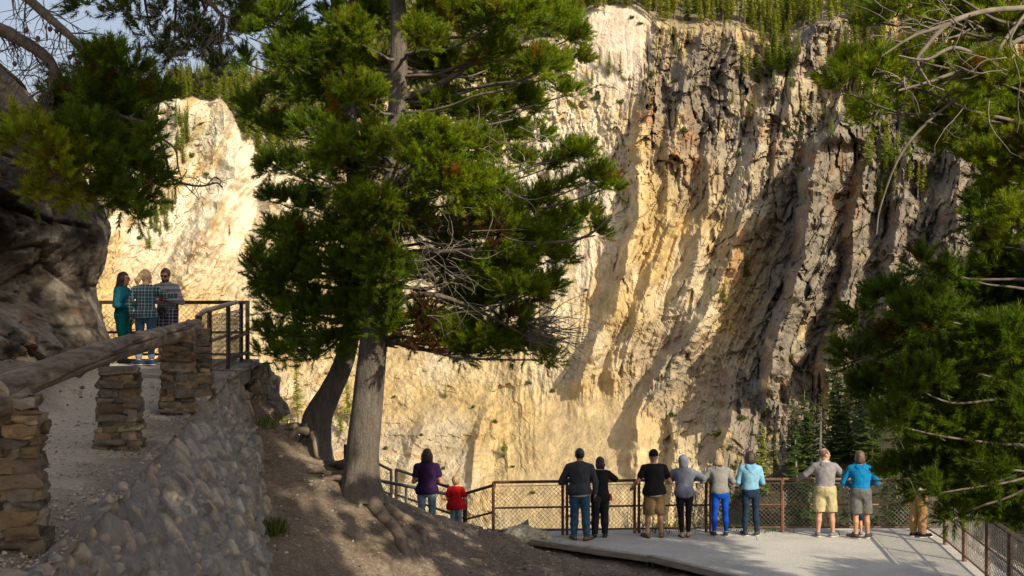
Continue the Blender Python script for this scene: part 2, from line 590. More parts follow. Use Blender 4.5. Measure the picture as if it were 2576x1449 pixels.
def skyline(px):
    return soft(px, [-500, 380, 420, 520, 600, 700, 820, 1000, 1300, 1500, 3000], [300, 250, 232, 212, 196, 165, 110, 0, -90, -130, -160], 30)


def mix3(a, b, t):
    return a + (np.asarray(b) - a) * t[..., None]


def build_cliff():
    nu, nv = 1180, 640
    u = np.linspace(-330, 2900, nu)
    tv = np.linspace(0, 1, nv)
    U = np.repeat(u[:, None], nv, 1)
    top = skyline(U)
    V = top + (1800 - top) * tv[None, :] ** 1.06
    D, z = cliff_depth(U, V)
    P = np.stack([(U - CX) / F * D, D, (H0 - V) / F * D], -1)
    # mineral colours
    px, py, sl = U, V, z['sl']
    n1 = fbm(px * .008, py * .008, oct=4, seed=101); n2 = fbm(sl * .03, py * .012, oct=4, seed=111)
    n3 = fbm(px * .05, py * .05, oct=4, seed=121); n4 = fbm(sl * .1, py * .02, oct=3, seed=131)
    C = np.zeros(U.shape + (3,)); C[:] = (.45, .335, .165)                      # cream yellow
    C = mix3(C, (.46, .325, .135), .8 * sstep(-.05, .4, n2 + .6 * zone(px, py, 1680, 720, 200, 240) + .4 * zone(px, py, 1200, 1080, 260, 140) - .15))  # ochre
    C = mix3(C, (.48, .395, .255), sstep(.0, .45, n1 + .15))
    white = np.clip(1.15 * zone(px, py, 500, 440, 290, 260, .4) + zone(px, py, 1550, 100, 95, 150, .3) + .75 * zone(px, py, 1420, 380, 150, 330, .5)
                    + .55 * zone(px, py, 1230, 620, 300, 300, .5) + .5 * zone(px, py, 1880, 420, 60, 150, .5) * sstep(-.1, .3, n4), 0, 1)
    C = mix3(C, (.58, .51, .385), white * sstep(-.75, .1, n3 + n2))
    C = mix3(C, (.60, .48, .37), zone(px + 14 * vnoise(px * .03, py * .03, seed=50), py + 24 * vnoise(px * .03, py * .03, seed=51), 1552, 100, 84, 140, .45) * .85)
    # brown fractured patches veined with cream
    g1, g2, gc = worley2(px * .046 + 1.1 * fbm(px * .05, py * .05, oct=3, seed=6), py * .06 + 1.1 * fbm(px * .05, py * .05, oct=3, seed=16), 44)
    patch = sstep(.05, .35, n1 + .9 * np.maximum.reduce([zone(px, py, 420, 690, 210, 110, .5), zone(px, py, 700, 950, 150, 110, .5),
                                                         zone(px, py, 1560, 900, 150, 120, .5), zone(px, py, 1750, 1000, 140, 120, .4)]) - .45)
    vein = sstep(.02, .3, g2 - g1 + .25 * fbm(px * .12, py * .12, oct=2, seed=18))
    C = mix3(C, (.33, .22, .11), patch * vein * (.2 + .6 * gc) * sstep(-.5, .3, n3))
    # grey lichen-dark rhyolite on the right-hand buttresses
    grey = np.clip(zone(px, py, 1790, 210, 170, 150, .5) * .9 + 1.25 * sstep(1880, 2040, px + .25 * (py - 500)) * sstep(180, 300, py + 40 * n1)
                   + zone(px, py, 1760, 380, 130, 170, .5) * .55 + zone(px, py, 2080, 120, 90, 90, .5) + .5 * zone(px, py, 1450, 450, 90, 80, .5)
                   + .6 * zone(px, py, 1690, 960, 110, 160, .5) + .35 * zone(px, py, 1010, 1130, 240, 130, .5), 0, 1)
    grey = grey * sstep(-.45, .15, n3 + .8 * n2 + .25) * (1 - .8 * z['smooth'])
    grey = np.maximum(grey, .8 * zone(px, py, 2180, 600, 330, 430, .4) * sstep(-.9, -.25, n3 + n2 + .2))
    gcol = mix3(np.zeros(U.shape + (3,)) + np.array((.19, .165, .135)), (.115, .10, .085), sstep(-.1, .4, n4 + .4 * n3))
    C = C + (gcol - C) * (grey * .92)[..., None]
    # orange iron stains
    iron = np.maximum.reduce([zone(px, py, 1625, 270, 40, 90, .5), zone(px, py, 1730, 370, 50, 80, .5), zone(px, py, 1895, 310, 40, 40, .6), zone(px, py, 1865, 640, 60, 60, .6),
                              zone(px, py, 2125, 500, 35, 110, .5), .5 * zone(px, py, 1490, 650, 60, 120, .5), .5 * zone(px, py, 1990, 140, 40, 70, .5), sstep(.38, .6, n1 * .6 + n4 * .6)])
    C = mix3(C, (.34, .165, .075), iron * sstep(-.1, .45, n4 + n3) * .7)
    C = mix3(C, (.45, .34, .185), z['smooth'] * sstep(850, 1000, py) * .85)
    C = mix3(C, (.20, .14, .085), (1 - sstep(0, .10, z['crack'])) * .3 * (1 - z['smooth']) )
    C = mix3(C, (.17, .14, .08), z['plateau'] * .85)
    gs = sstep(.1, .45, fbm(px * .03, py * .03, oct=4, seed=150)) * zone(px, py, 1530, 200, 120, 70, .6) + .7 * zone(px, py, 480, 330, 60, 60, .6)
    C = mix3(C, (.15, .15, .07), np.clip(gs, 0, 1) * .6)
    C *= (1 + .16 * n3 + .1 * fbm(px * .22, py * .22, oct=2, seed=160) + .16 * fbm(sl * .06, py * .02, oct=3, seed=170))[..., None]
    # plateau behind the skyline and canyon floor in front, so that the sheet goes on
    rows = [P]
    back = P[:, :1] + np.array([0, 260, 26.0]) * np.ones_like(P[:, :1])
    front = P[:, -1:] * np.array([.62, .62, 1.0])
    P = np.concatenate([back, P, front], 1)
    C = np.concatenate([C[:, :1], C, C[:, -1:]], 1)
    m = attr_mat('canyon_rock', nscale=.22, namp=.3, bs=.9, bscale=.5, bdist=1.1, detail=8)
    o = mobj('cliff', P.reshape(-1, 3), grid_faces(nu, nv + 2), m, smooth=False, col=np.clip(C, .01, .8).reshape(-1, 3))
    tag(o, kind='structure')
    return o


build_cliff()
# ---------------------------------------------------------------- conifers on the far wall and rim
M_far_leaf = leaf_mat('far_conifer_needles', .45)
M_far_bark = simple_mat('far_bark', (.24, .20, .16), (.12, .10, .08), 1.5)


def conifer_arrays(h, spread, rng, bare=.15, n=150, tone=(.055, .085, .022), droop=.25):
    """crown of a slender conifer: many ragged needle sprays around the stem"""
    V, Fc, Cc = [], [], []
    k = 0
    for i in range(n):
        t = bare + (1 - bare) * (i + rng.random()) / n
        r = 1.35 * spread * (1 - t) ** .7 * (.45 + .75 * rng.random()) * min(1, (t - bare) * 7 + .35) + .1
        a = rng.random() * 2 * math.pi
        d = np.array([math.cos(a), math.sin(a), 0]); s = np.array([-d[1], d[0], 0])
        z = t * h
        tip = d * r + np.array([0, 0, z - droop * r + .12 * r * rng.normal()])
        base = np.array([0, 0, z])
        c = np.array(tone) * (3.3, 2.7, 1.9) * (.6 + .8 * rng.random()) * np.array([1 + .25 * rng.random(), 1, 1])
        m = 4
        for q in range(m):
            u0 = .12 + .88 * q / m
            p = base + (tip - base) * u0
            for sg in (-1, 1):
                L = (.42 + .38 * rng.random()) * (r * .55 + .3) * (1.1 - .45 * u0)
                e = p + (d * .6 + s * sg * (.8 + .3 * rng.random()) + np.array([0, 0, rng.normal() * .3 - .1])) * L
                V += [p - d * L * .18 + np.array([0, 0, .06]), p + d * L * .34 - np.array([0, 0, .1 * L]), e]
                Fc.append([k, k + 1, k + 2]); k += 3
                cc = c * (.8 + .4 * rng.random()); Cc += [cc, cc, cc * 1.15]
    for q in range(5):
        a = q * 1.26; V += [(math.cos(a) * .18, math.sin(a) * .18, h * .96), (math.cos(a + 1) * .18, math.sin(a + 1) * .18, h * .96), (0, 0, h * 1.02)]
        Fc.append([k, k + 1, k + 2]); k += 3; Cc += [np.array(tone)] * 3
    return np.array(V), np.array(Fc), np.array(Cc)


def conifer_protos():
    out = []
    specs = [(14, 1.7, .10, 150, (.062, .092, .022)), (15, 1.45, .22, 130, (.075, .10, .026)), (12, 1.9, .06, 140, (.05, .082, .02)),
             (16, 1.3, .38, 110, (.082, .10, .028)), (13, 1.5, .15, 130, (.068, .098, .024)), (9, 1.6, .05, 110, (.055, .088, .024))]
    for i, (h, s, bare, n, tone) in enumerate(specs):
        rng = np.random.default_rng(50 + i)
        v, f, c = conifer_arrays(h, s, rng, bare, n, tone)
        crown = mesh_data('crown', v, f, M_far_leaf, False, c)
        tb = MB(); tb.tube([(0, 0, -1.2), (0, 0, h * .3), (.05, 0, h * .65), (0, 0, h)], [.19, .15, .10, .02], 5)
        vv, ff, _ = tb.arrays()
        trunk = mesh_data('trunk', vv, ff, M_far_bark)
        out.append((h, crown, trunk, v, f, c, mesh_data('crown', v, f, M_far_leaf, False, c * np.array((.28, .36, .5)))))  # last entry: darkened crown copy, shade on the spur put into its colour
    return out


PROTOS = conifer_protos()
n_far = [0]


def far_tree(px, py, hpx=None, hm=None, kind=None, label=None, group=None, Y=None, name='conifer', dark=False):
    if Y is None:
        d, _ = cliff_depth(np.array([float(px)]), np.array([float(py)])); Y = float(d[0]) - .4
    h, crown, trunk = PROTOS[kind if kind is not None else random.randrange(6)][:3]
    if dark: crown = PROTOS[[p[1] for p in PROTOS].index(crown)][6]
    hh = hm if hm else hpx / F * Y
    s = hh / h
    e = empty(name, at(px, py, Y), random.random() * 6.28, label, 'tree', group)
    e.scale = (s * random.uniform(.85, 1.2), s * random.uniform(.85, 1.2), s)
    e.rotation_euler[0] = random.gauss(0, .02); e.rotation_euler[1] = random.gauss(0, .02)
    link('trunk', trunk, e); link('crown', crown, e)
    n_far[0] += 1
    return e


def scatter(n, xs, yf, h, label, group, kinds=None, mind=7):
    pts = []
    tries = 0
    while len(pts) < n and tries < n * 40:
        tries += 1
        px = random.uniform(*xs); a, b = yf(px)
        if b <= a: continue
        py = random.uniform(a, b)
        if all((px - q[0]) ** 2 + ((py - q[1]) * 1.5) ** 2 > mind ** 2 for q in pts): pts.append((px, py))
    for px, py in pts:
        far_tree(px, py, hm=random.uniform(*h), kind=random.choice(kinds) if kinds else None, label=label, group=group)


def sky1(px): return float(skyline(np.array([float(px)]))[0])


G1 = 'conifers of the forest on the far left rim'
scatter(74, (412, 735), lambda x: (sky1(x) + 2, 258 if x < 560 else min(258 + (x - 560) * 1.6, 395)), (9, 13), 'yellow green conifer in the forest on the sunlit rim beyond the left pine', G1, mind=9)
scatter(14, (440, 475), lambda x: (300, 420), (6, 10), 'conifer in the narrow strip on the white cliff below the left rim', 'conifers in the strip on the white cliff', (2, 4, 5), 9)
scatter(13, (375, 450), lambda x: (500 + (450 - x) * .8, 560 + (450 - x) * 1.0), (6, 9), 'small conifer on the pale slope above the three people on the lookout', 'small conifers above the upper lookout', (2, 4, 5), 8)
G2 = 'tall conifers along the top of the far right rim'
def rim1(x): return float(cliff_base(np.array([float(x)]), np.array([0.]))[1][0])


scatter(70, (1400, 2200), lambda x: (rim1(x) - 42, rim1(x) + 4), (10, 16), 'tall thin conifer standing along the top edge of the canyon wall', G2, (0, 1, 3, 4), 10)
G3 = 'conifers down the gullies of the right canyon wall'
for n, xs, ya, yb, h in ((9, (1842, 1900), 130, 330, (6, 12)), (9, (1915, 1985), 95, 190, (9, 14)), (6, (1640, 1705), 90, 140, (4, 8)), (10, (2085, 2150), 120, 340, (6, 12)),
                         (34, (2150, 2440), 60, 420, (8, 13)), (14, (2210, 2330), 420, 560, (8, 13)), (8, (2010, 2100), 270, 360, (5, 8)), (5, (1470, 1500), 190, 260, (4, 8))):
    scatter(n, xs, lambda x: (ya, yb), h, 'conifer clinging to a gully of the grey right hand canyon wall', G3, None, 9)
for px, py, hp, k, lab in ((1532, 190, 62, 2, 'bushy conifer on the pale scree bowl, nearest its middle'), (1508, 178, 60, 1, 'thin conifer at the edge of the pale scree bowl'),
                           (1561, 195, 66, 4, 'conifer at the right foot of the pale scree bowl'), (577, 590, 28, 5, 'lone tiny conifer on the white slope beyond the left pine'),
                           (1748, 226, 28, 2, 'small round conifer high on the grey buttress'), (1822, 784, 92, 4, 'slim bright conifer on the ledge of the yellow wall'),
                           (1788, 752, 40, 5, 'short conifer left of the slim one on the yellow wall ledge'), (1880, 700, 70, 2, 'dark conifer in the shaded cleft of the right wall'),
                           (750, 1066, 150, 4, 'tall slim conifer on the tan wall between lookout and leaning trunk'), (718, 1064, 62, 5, 'small conifer left of the tall slim one beside the leaning trunk'),
                           (876, 1062, 130, 0, 'conifer seen between the two big pine trunks'), (858, 1092, 66, 2, 'low bushy conifer at the foot of the gap between the two trunks'),
                           (958, 1050, 70, 3, 'faint slender conifer just right of the big straight trunk'), (1020, 1030, 46, 3, 'sparse little conifer on the yellow wall right of the straight trunk'),
                           (1268, 1150, 46, 5, 'small conifer on the yellow wall above the boy in red'), (1120, 1000, 36, 5, 'tiny conifer on the tan wall below the hanging crown')):
    far_tree(px, py, hp, kind=k, label=lab)

# the rest of the rim forests read as one mass
FV, FF, FC, nn = [], [], [], 0
for n, x0, x1, yf, hr in ((230, 415, 760, lambda x: (sky1(x), 250 if x < 560 else min(250 + (x - 560) * 1.6, 395)), (8, 12.5)),
                          (300, 1380, 2560, lambda x: (rim1(x) - 80, rim1(x) - 6), (10, 16)),
                          (130, 2140, 2560, lambda x: (40, 430), (7, 12)), (26, 1900, 2010, lambda x: (rim1(x), 230), (6, 11)), (22, 2080, 2180, lambda x: (90, 360), (5, 10)), (330, 735, 1400, lambda x: (sky1(x), rim1(x) - 4), (9, 14)), (60, -250, 415, lambda x: (sky1(x), sky1(x) + 22), (8, 12))):
    xs = np.array([random.uniform(x0, x1) for _ in range(n)]); ys = np.array([random.uniform(*yf(x)) for x in xs])
    D, _ = cliff_depth(xs, ys)
    for x, y, d in zip(xs, ys, D):
        h, _, _, v, f, c, _ = PROTOS[random.randrange(6)]
        s = random.uniform(*hr) / h; a = random.random() * 6.28
        R = np.array([[math.cos(a), -math.sin(a), 0], [math.sin(a), math.cos(a), 0], [0, 0, 1]])
        FV.append(v @ R.T * s + at(x, y, d)); FF.append(f + nn); FC.append(c * random.uniform(.75, 1.2)); nn += len(v)
tag(mobj('forest', np.concatenate(FV), np.concatenate(FF), M_far_leaf, None, False, np.concatenate(FC)), 'yellow green conifer forest covering the canyon rims and upper gullies', 'forest', kind='stuff')

# scrub dots on the ledges
SV = MB()
rng = np.random.default_rng(3)
shr = []
for k in range(2):
    V, Fc, Cc = [], [], []
    for i in range(160):
        p = rng.normal(0, .5, 3); p[2] = abs(p[2]) * .8; d = rng.normal(0, .28, (3, 3))
        V += list(p + d); Fc.append([3 * i, 3 * i + 1, 3 * i + 2]); Cc += [np.array((.09, .115, .035)) * rng.uniform(.6, 1.3)] * 3
    shr.append(mesh_data('shrub', np.array(V), np.array(Fc), M_far_leaf, False, np.array(Cc)))
for px, py, s in [(1390, 985, 1.2), (1245, 1062, 1), (1060, 1095, .8), (1700, 205, 2), (1640, 190, 2), (1560, 260, 2), (1500, 250, 1.6), (1330, 965, 1.3), (1800, 1095, 2), (1865, 1055, 2.2),
                  (1340, 1240, 1), (1430, 1300, 1), (1500, 1290, 1.2), (1270, 1130, 1.3), (1290, 1175, 1), (1190, 1025, .9), (970, 1130, 1.1), (1115, 1180, 1), (1690, 1045, 1.4),
                  (1610, 60, 1.5), (1590, 45, 1.2), (480, 395, 2), (520, 440, 1.6), (640, 420, 2), (350, 600, 1.5), (700, 930, 1), (820, 940, 1), (990, 1000, 1), (1440, 590, 1.2), (1475, 730, 1),
                  (1720, 330, 1.6), (1860, 390, 1.8), (1985, 340, 2), (2020, 430, 2), (2070, 470, 1.5), (1940, 560, 1.6), (1760, 1130, 1.6), (1830, 1130, 1.5), (1655, 1180, 1.2), (1845, 1180, 1.4)]:
    d, _ = cliff_depth(np.array([float(px)]), np.array([float(py)]))
    o = link('shrub', random.choice(shr)); o.location = at(px, py, float(d[0]) - .2); s *= .62
    o.scale = (s, s, s * random.uniform(.7, 1.3)); o.rotation_euler = (0, 0, random.random() * 6)
    tag(o, 'small green shrub dotted on a ledge of the far canyon wall', 'shrub', 'shrubs on the ledges of the canyon wall')
# ---------------------------------------------------------------- near ground
DECK_Z = -4.43
_ctl = [(.0 + X, Y, Z) for X, Y, Z in [(-2.0, 10, -4.6), (-2.6, 13.5, -4.15), (-3.25, 16.6, -3.5), (-3.75, 19.0, -3.05), (-4.3, 21, -2.4), (0, 12, -5.1), (-1.5, 8, -5.0), (4, 15, -4.55), (8, 15, -4.5),
                                       (12, 20, -4.6), (3, 24, -4.5), (7, 24, -4.5), (5, 21.5, -4.5), (2.5, 24.5, -4.5), (9.5, 25, -4.6), (-6.5, 24, -1.3), (-5.2, 22.5, -1.6)]]
_ctl += [tuple(at(*p)) for p in [(700, 1068, 22.6), (790, 1152, 22.5), (850, 1172, 22.0), (905, 1240, 21.0), (980, 1264, 21.6), (1060, 1290, 22.2), (1140, 1313, 22.8), (1230, 1339, 23.6), (1300, 1354, 24.2),
                                 (1345, 1366, 24.4), (680, 1449, 16.6), (800, 1449, 17.5), (900, 1449, 18.4), (1000, 1449, 19.2), (1100, 1449, 19.9), (1200, 1449, 20.4), (1400, 1449, 21.1), (1640, 1455, 21.3),
                                 (750, 1350, 18.5), (800, 1300, 19.5), (700, 1200, 20.3), (665, 1110, 21.3), (640, 1015, 22.3)]]
_ctl = np.array(_ctl)


def _rbf_fit(c):
    d = np.linalg.norm(c[:, None, :2] - c[None, :, :2], axis=-1)
    K = d + np.eye(len(c)) * .08
    A = np.zeros((len(c) + 3, len(c) + 3)); A[:len(c), :len(c)] = K; A[:len(c), len(c)] = 1; A[:len(c), len(c) + 1:] = c[:, :2]; A[len(c), :len(c)] = 1; A[len(c) + 1:, :len(c)] = c[:, :2].T
    return np.linalg.solve(A, np.concatenate([c[:, 2], [0, 0, 0]]))


_w = _rbf_fit(_ctl)


def ground_z(X, Y, detail=True):
    X = np.asarray(X, float); Y = np.asarray(Y, float)
    s = X.shape; x, y = X.ravel(), Y.ravel()
    d = np.sqrt((x[:, None] - _ctl[None, :, 0]) ** 2 + (y[:, None] - _ctl[None, :, 1]) ** 2)
    z = d @ _w[:len(_ctl)] + _w[len(_ctl)] + _w[len(_ctl) + 1] * x + _w[len(_ctl) + 2] * y
    cy = np.interp(x, [-9, -4.5, -3.4, -2.6, -1.9, -1.1, -.2, .5, 3, 9], [24.9, 23.6, 23.0, 22.2, 22.3, 23.0, 23.9, 25.6, 25.9, 26.0])
    flat = np.interp(x, [-9, -4.5, -3.4, -2.2, 9], [-1.6, -3.2, -4.0, -4.40, -4.5])
    t = np.clip((y - cy) / 1.0, 0, 1)
    z = np.where(y > cy, np.minimum(z, z + (np.minimum(flat, z) - z) * (t * t * (3 - 2 * t))), z)
    z = np.maximum(z, -6)
    ce = np.interp(x, [-9, -4.5, -3, 0, 9, 12, 20], [25.0, 25.0, 25.8, 26.0, 26.3, 26.0, 22])
    z = z - 1.25 * np.clip(y - ce, 0, None) ** 1.05
    ri = np.clip(x - 9.0, 0, None)
    z = z - .75 * ri ** 1.02 * sstep(9.0, 11, x) * (1 - sstep(8, 14, 14 - y + 6))
    if detail:
        near = 1 - sstep(-.2, 1.2, y - ce)
        indeck = sstep(-.15, .25, x - np.interp(y, [15, 18.5, 20.8, 22.4, 24.15, 26], [6, 5.5, 3.66, 2.53, .44, .3])) * (x < 9) * (y < 26)
        z = z + (fbm(x * .9, y * .9, oct=3, seed=4) * .10 + fbm(x * 5, y * 5, oct=4, seed=6) * .035 + (ridged(x * 2.2, y * 1.2, oct=3, seed=8)) * .03) * (1 - indeck)
        z = np.where(indeck > .3, np.minimum(z, DECK_Z - .05), z)
        z = np.where((y > 25.55) & (x > -.6), np.minimum(z, DECK_Z - .16 - .5 * (y - 25.55)), z)
    return z.reshape(s)


def on_ground(px, py, y0=8, y1=27):
    Y = np.linspace(y0, y1, 1500)
    P = np.stack([(px - CX) / F * Y, Y, (H0 - py) / F * Y], 1)
    g = ground_z(P[:, 0], P[:, 1], False)
    i = np.argmax(P[:, 2] < g)
    return P[i]


# ---- dirt slope
def soil_mat(name, c1, c2, c3, peb=.5):
    m, nt, b = new_mat(name)
    base = ramp(nt, noise(nt, 1.3, 6, .65), [(.3, c2), (.5, c1), (.72, c3)])
    tc = nt.nodes.new('ShaderNodeTexCoord')
    vor = N(nt, 'ShaderNodeTexVoronoi', Scale=24.0); nt.links.new(tc.outputs['Object'], vor.inputs['Vector'])
    sp = ramp(nt, vor.outputs['Color'], [(.0, (.55, .55, .55)), (.6, (1, 1, 1)), (.95, (1.9, 1.85, 1.7))])
    col = mixc(nt, base, sp, peb, 'MULTIPLY')
    nt.links.new(mixc(nt, col, ramp(nt, noise(nt, 60, 3, .7), [(.3, (.6,) * 3), (.7, (1.35,) * 3)]), 1.0, 'MULTIPLY'), b.inputs['Base Color'])
    b.inputs['Roughness'].default_value = .95; b.inputs['Specular IOR Level'].default_value = .15
    bump(nt, b, noise(nt, 30, 6, .7), .8, .03)
    return m


M_soil = soil_mat('slope_soil', (.175, .135, .10), (.12, .09, .065), (.24, .195, .15))
M_path = soil_mat('path_soil', (.30, .26, .205), (.22, .185, .15), (.36, .32, .26), .35)
xs = np.unique(np.concatenate([np.linspace(-14, -7, 15), np.linspace(-7, 9.6, 300), np.linspace(9.6, 60, 40)]))
ys = np.unique(np.concatenate([np.linspace(-25, 12, 25), np.linspace(12, 26.6, 270), np.linspace(26.6, 90, 40)]))
XX, YY = np.meshgrid(xs, ys, indexing='ij')
ZZ = np.maximum(ground_z(XX, YY), -95)
tag(mobj('ground', np.stack([XX, YY, ZZ], -1).reshape(-1, 3), grid_faces(len(xs), len(ys)), M_soil), kind='structure')

# ---- upper path terrace
WT_Y = [-6, 5, 7.7, 13, 16.6, 19.5, 21, 25]
WT_X = [-1.2, -2.4, -2.94, -3.9, -4.4, -4.62, -4.72, -4.95]


def walltop_x(Y): return np.interp(Y, WT_Y, WT_X)


def path_z(Y): return soft(np.asarray(Y, float), [-6, 0, 8, 13, 16.6, 19.5, 20.5, 22, 24.3], [-1.65, -1.6, -1.5, -1.5, -1.3, -1.02, -.93, -.87, -.85], .5)


yy = np.concatenate([np.linspace(-25, 6, 20), np.linspace(6.2, 24.2, 330)])
dd = np.concatenate([np.linspace(0, 4.2, 110), np.linspace(4.4, 12, 30)])
YY2, DD = np.meshgrid(yy, dd, indexing='ij')
XX2 = walltop_x(YY2) + .12 - DD
xb = np.interp(YY2, [5, 14, 20, 24], [-4.9, -5.5, -6.6, -7.4])
bank = np.clip(xb - XX2 + .35 * fbm(XX2 * .8, YY2 * .8, oct=3, seed=12), 0, None)
edge = 1 - sstep(.1, 1.1, DD)
ZZ2 = path_z(YY2) + .55 * bank * (1 + .35 * fbm(XX2 * 1.7, YY2 * 1.7, oct=4, seed=15)) + fbm(XX2 * 3, YY2 * 3, oct=4, seed=14) * (.012 + .05 * edge + .03 * np.clip(bank, 0, 1)) - .05 * edge * (YY2 < 19.5)
ZZ2 = ZZ2 - .06 * sstep(19.5, 20.3, YY2) * (DD < 3.5)
C2 = np.zeros(XX2.shape + (3,)) + np.array((.42, .355, .27))
C2 = mix3(C2, (.17, .135, .105), np.clip(sstep(0, .5, bank) + edge * .85 * sstep(-.4, .2, fbm(XX2 * 2, YY2 * 2, oct=3, seed=19) + .2), 0, 1))
tag(mobj('path', np.stack([XX2, YY2, ZZ2], -1).reshape(-1, 3), grid_faces(len(yy), len(dd))[:, ::-1], attr_mat('path_gravel', .95, 22, .4, .8, 35, .02, .15), col=C2.reshape(-1, 3)), kind='structure')

# ---- lookout deck: a flat sheet of pale compacted gravel
TIMBER = [(6.0, 15.0), (5.5, 18.5), (3.66, 20.8), (2.53, 22.4), (.44, 24.15), (-.2, 24.8), (-.3, 25.65)]
RIGHT = [(9.05, 25.65), (8.75, 23.0), (8.45, 20.0), (8.1, 15.0)]
tx = soft(np.linspace(15, 25.65, 80), [p[1] for p in TIMBER], [p[0] for p in TIMBER], .05)
rx = np.interp(np.linspace(15, 25.65, 80), [p[1] for p in RIGHT[::-1]], [p[0] for p in RIGHT[::-1]])
ty = np.linspace(15, 25.65, 80)
uu = np.linspace(0, 1, 60)
DX = tx[:, None] + (rx - tx)[:, None] * uu; DY = np.repeat(ty[:, None], 60, 1)
DZ = DECK_Z + fbm(DX * .7, DY * .7, oct=2, seed=3) * .012
Mdk, nt, b = new_mat('deck_gravel')
base = ramp(nt, noise(nt, .9, 6, .6), [(.3, (.32, .30, .27)), (.5, (.41, .39, .35)), (.72, (.46, .44, .40))])
sp = ramp(nt, noise(nt, 34, 6, .8), [(.3, (.55,) * 3), (.5, (1,) * 3), (.72, (1.35,) * 3)])
nt.links.new(mixc(nt, base, sp, 1.0, 'MULTIPLY'), b.inputs['Base Color']); b.inputs['Roughness'].default_value = .95
bump(nt, b, noise(nt, 60, 4, .7), .5, .008)
top = np.stack([DX, DY, DZ], -1).reshape(-1, 3)
tag(mobj('deck', top, grid_faces(80, 60)[:, ::-1], Mdk), kind='structure')
# low kerb of rough concrete along the right edge
kb = MB()
for i in range(len(RIGHT) - 1):
    a, b2 = RIGHT[i], RIGHT[i + 1]
    kb.beam((a[0] + .12, a[1], DECK_Z - .07), (b2[0] + .12, b2[1], DECK_Z - .07), .32, .2)
kb.beam((-.2, 25.72, DECK_Z - .10), (9.2, 25.72, DECK_Z - .10), .14, .19)
tag(kb.build('kerb', simple_mat('kerb_concrete', (.42, .39, .33), (.30, .27, .22), 5, .9, .6, 30)), kind='structure')

# ---- wooded spur to the right, beyond the fence
sx = np.linspace(13, 95, 120); sy = np.linspace(62, 170, 70)
SX, SY = np.meshgrid(sx, sy, indexing='ij')
crest = soft(SX, [13, 17.7, 20.6, 23.5, 26.4, 32, 38, 60, 95], [-18, -13.2, -10.8, -9.0, -7, -4, -2.5, 4, 10], 1.5)
SZ = crest - .62 * np.abs(SY - 92) ** .98 + fbm(SX * .12, SY * .12, oct=5, seed=33) * 3.0
SC = np.zeros(SX.shape + (3,)) + np.array((.055, .05, .03))
SC = mix3(SC, (.15, .12, .075), sstep(.2, .6, fbm(SX * .1, SY * .1, oct=4, seed=35)))
tag(mobj('hillside', np.stack([SX, SY, SZ], -1).reshape(-1, 3), grid_faces(120, 70)[:, ::-1], attr_mat('spur_soil', nscale=1, bs=.8, bscale=2, bdist=.3), col=SC.reshape(-1, 3)), kind='structure')


def spur_z(x, y):
    c = float(soft(np.array([x]), [13, 17.7, 20.6, 23.5, 26.4, 32, 38, 60, 95], [-18, -13.2, -10.8, -9.0, -7, -4, -2.5, 4, 10], 1.5)[0])
    return c - .62 * abs(y - 92) ** .98 + float(fbm(np.array([x * .12]), np.array([y * .12]), oct=5, seed=33)[0]) * 3


G4 = 'conifers on the spur just beyond the lookout fence'
for px, Y, hp, k, lab in ((1912, 91, 190, 2, 'bushy conifer beyond the fence right of the woman in pale blue'), (1945, 94, 150, 4, 'yellowish conifer beyond the fence, left of the man in the grey hoodie'),
                          (1990, 92, 170, 0, 'dark conifer rising behind the head of the grey hoodie man'), (2040, 90, 190, 2, None), (2095, 92, 210, 0, None), (2130, 89, 190, 2, None),
                          (2175, 93, 230, 4, None), (2215, 90, 240, 0, None), (2260, 92, 260, 2, None), (2300, 89, 270, 0, None), (2350, 92, 300, 4, None), (2400, 90, 320, 0, None), (2460, 92, 340, 2, None),
                          (2070, 100, 200, 4, None), (2240, 102, 230, 4, None), (2160, 99, 210, 0, None), (2330, 100, 260, 2, None)):
    x = (px - CX) / F * Y
    z = spur_z(x, Y) - .5
    py = H0 - z / Y * F
    far_tree(px, py, hpx=hp, kind=k, label=lab or 'dark conifer, shade painted into its crown, crowded on the spur behind the lookout fence', group=None if lab else G4, Y=Y, dark=px > 1950)

spur_rng = random.Random(4)
for q in range(26):
    px = spur_rng.uniform(1985, 2560); Y = spur_rng.uniform(74, 91); x = (px - CX) / F * Y; z = spur_z(x, Y) - .5
    far_tree(px, H0 - z / Y * F, hm=spur_rng.uniform(4.5, 9), kind=spur_rng.choice((0, 2, 4)), label='dark conifer, shade painted into its crown, crowded on the spur behind the lookout fence', group=G4, Y=Y, dark=True)

g_ = np.random.default_rng(8)
ux = g_.uniform(14, 60, 2600); uy = g_.uniform(70, 100, 2600)
uc = soft(ux, [13, 17.7, 20.6, 23.5, 26.4, 32, 38, 60, 95], [-18, -13.2, -10.8, -9.0, -7, -4, -2.5, 4, 10], 1.5)
uz = uc - .62 * np.abs(uy - 92) ** .98 + fbm(ux * .12, uy * .12, oct=5, seed=33) * 3
ok = fbm(ux * .2, uy * .2, oct=2, seed=36) > -.25
P_ = np.stack([ux, uy, uz], 1)[ok]
V_ = (P_[:, None, None, :] + g_.normal(0, .45, (len(P_), 9, 1, 3)) * (1, 1, .6) + (0, 0, .25) + g_.normal(0, .16, (len(P_), 9, 3, 3))).reshape(-1, 3)
Cc_ = np.repeat(np.array((.05, .075, .02)) * g_.uniform(.5, 1.5, (len(P_), 1)), 27, 0)
tag(mobj('undergrowth', V_, np.arange(len(V_)).reshape(-1, 3), M_far_leaf, None, False, Cc_), 'dark green undergrowth covering the wooded spur beyond the lookout railing', 'undergrowth', kind='stuff')


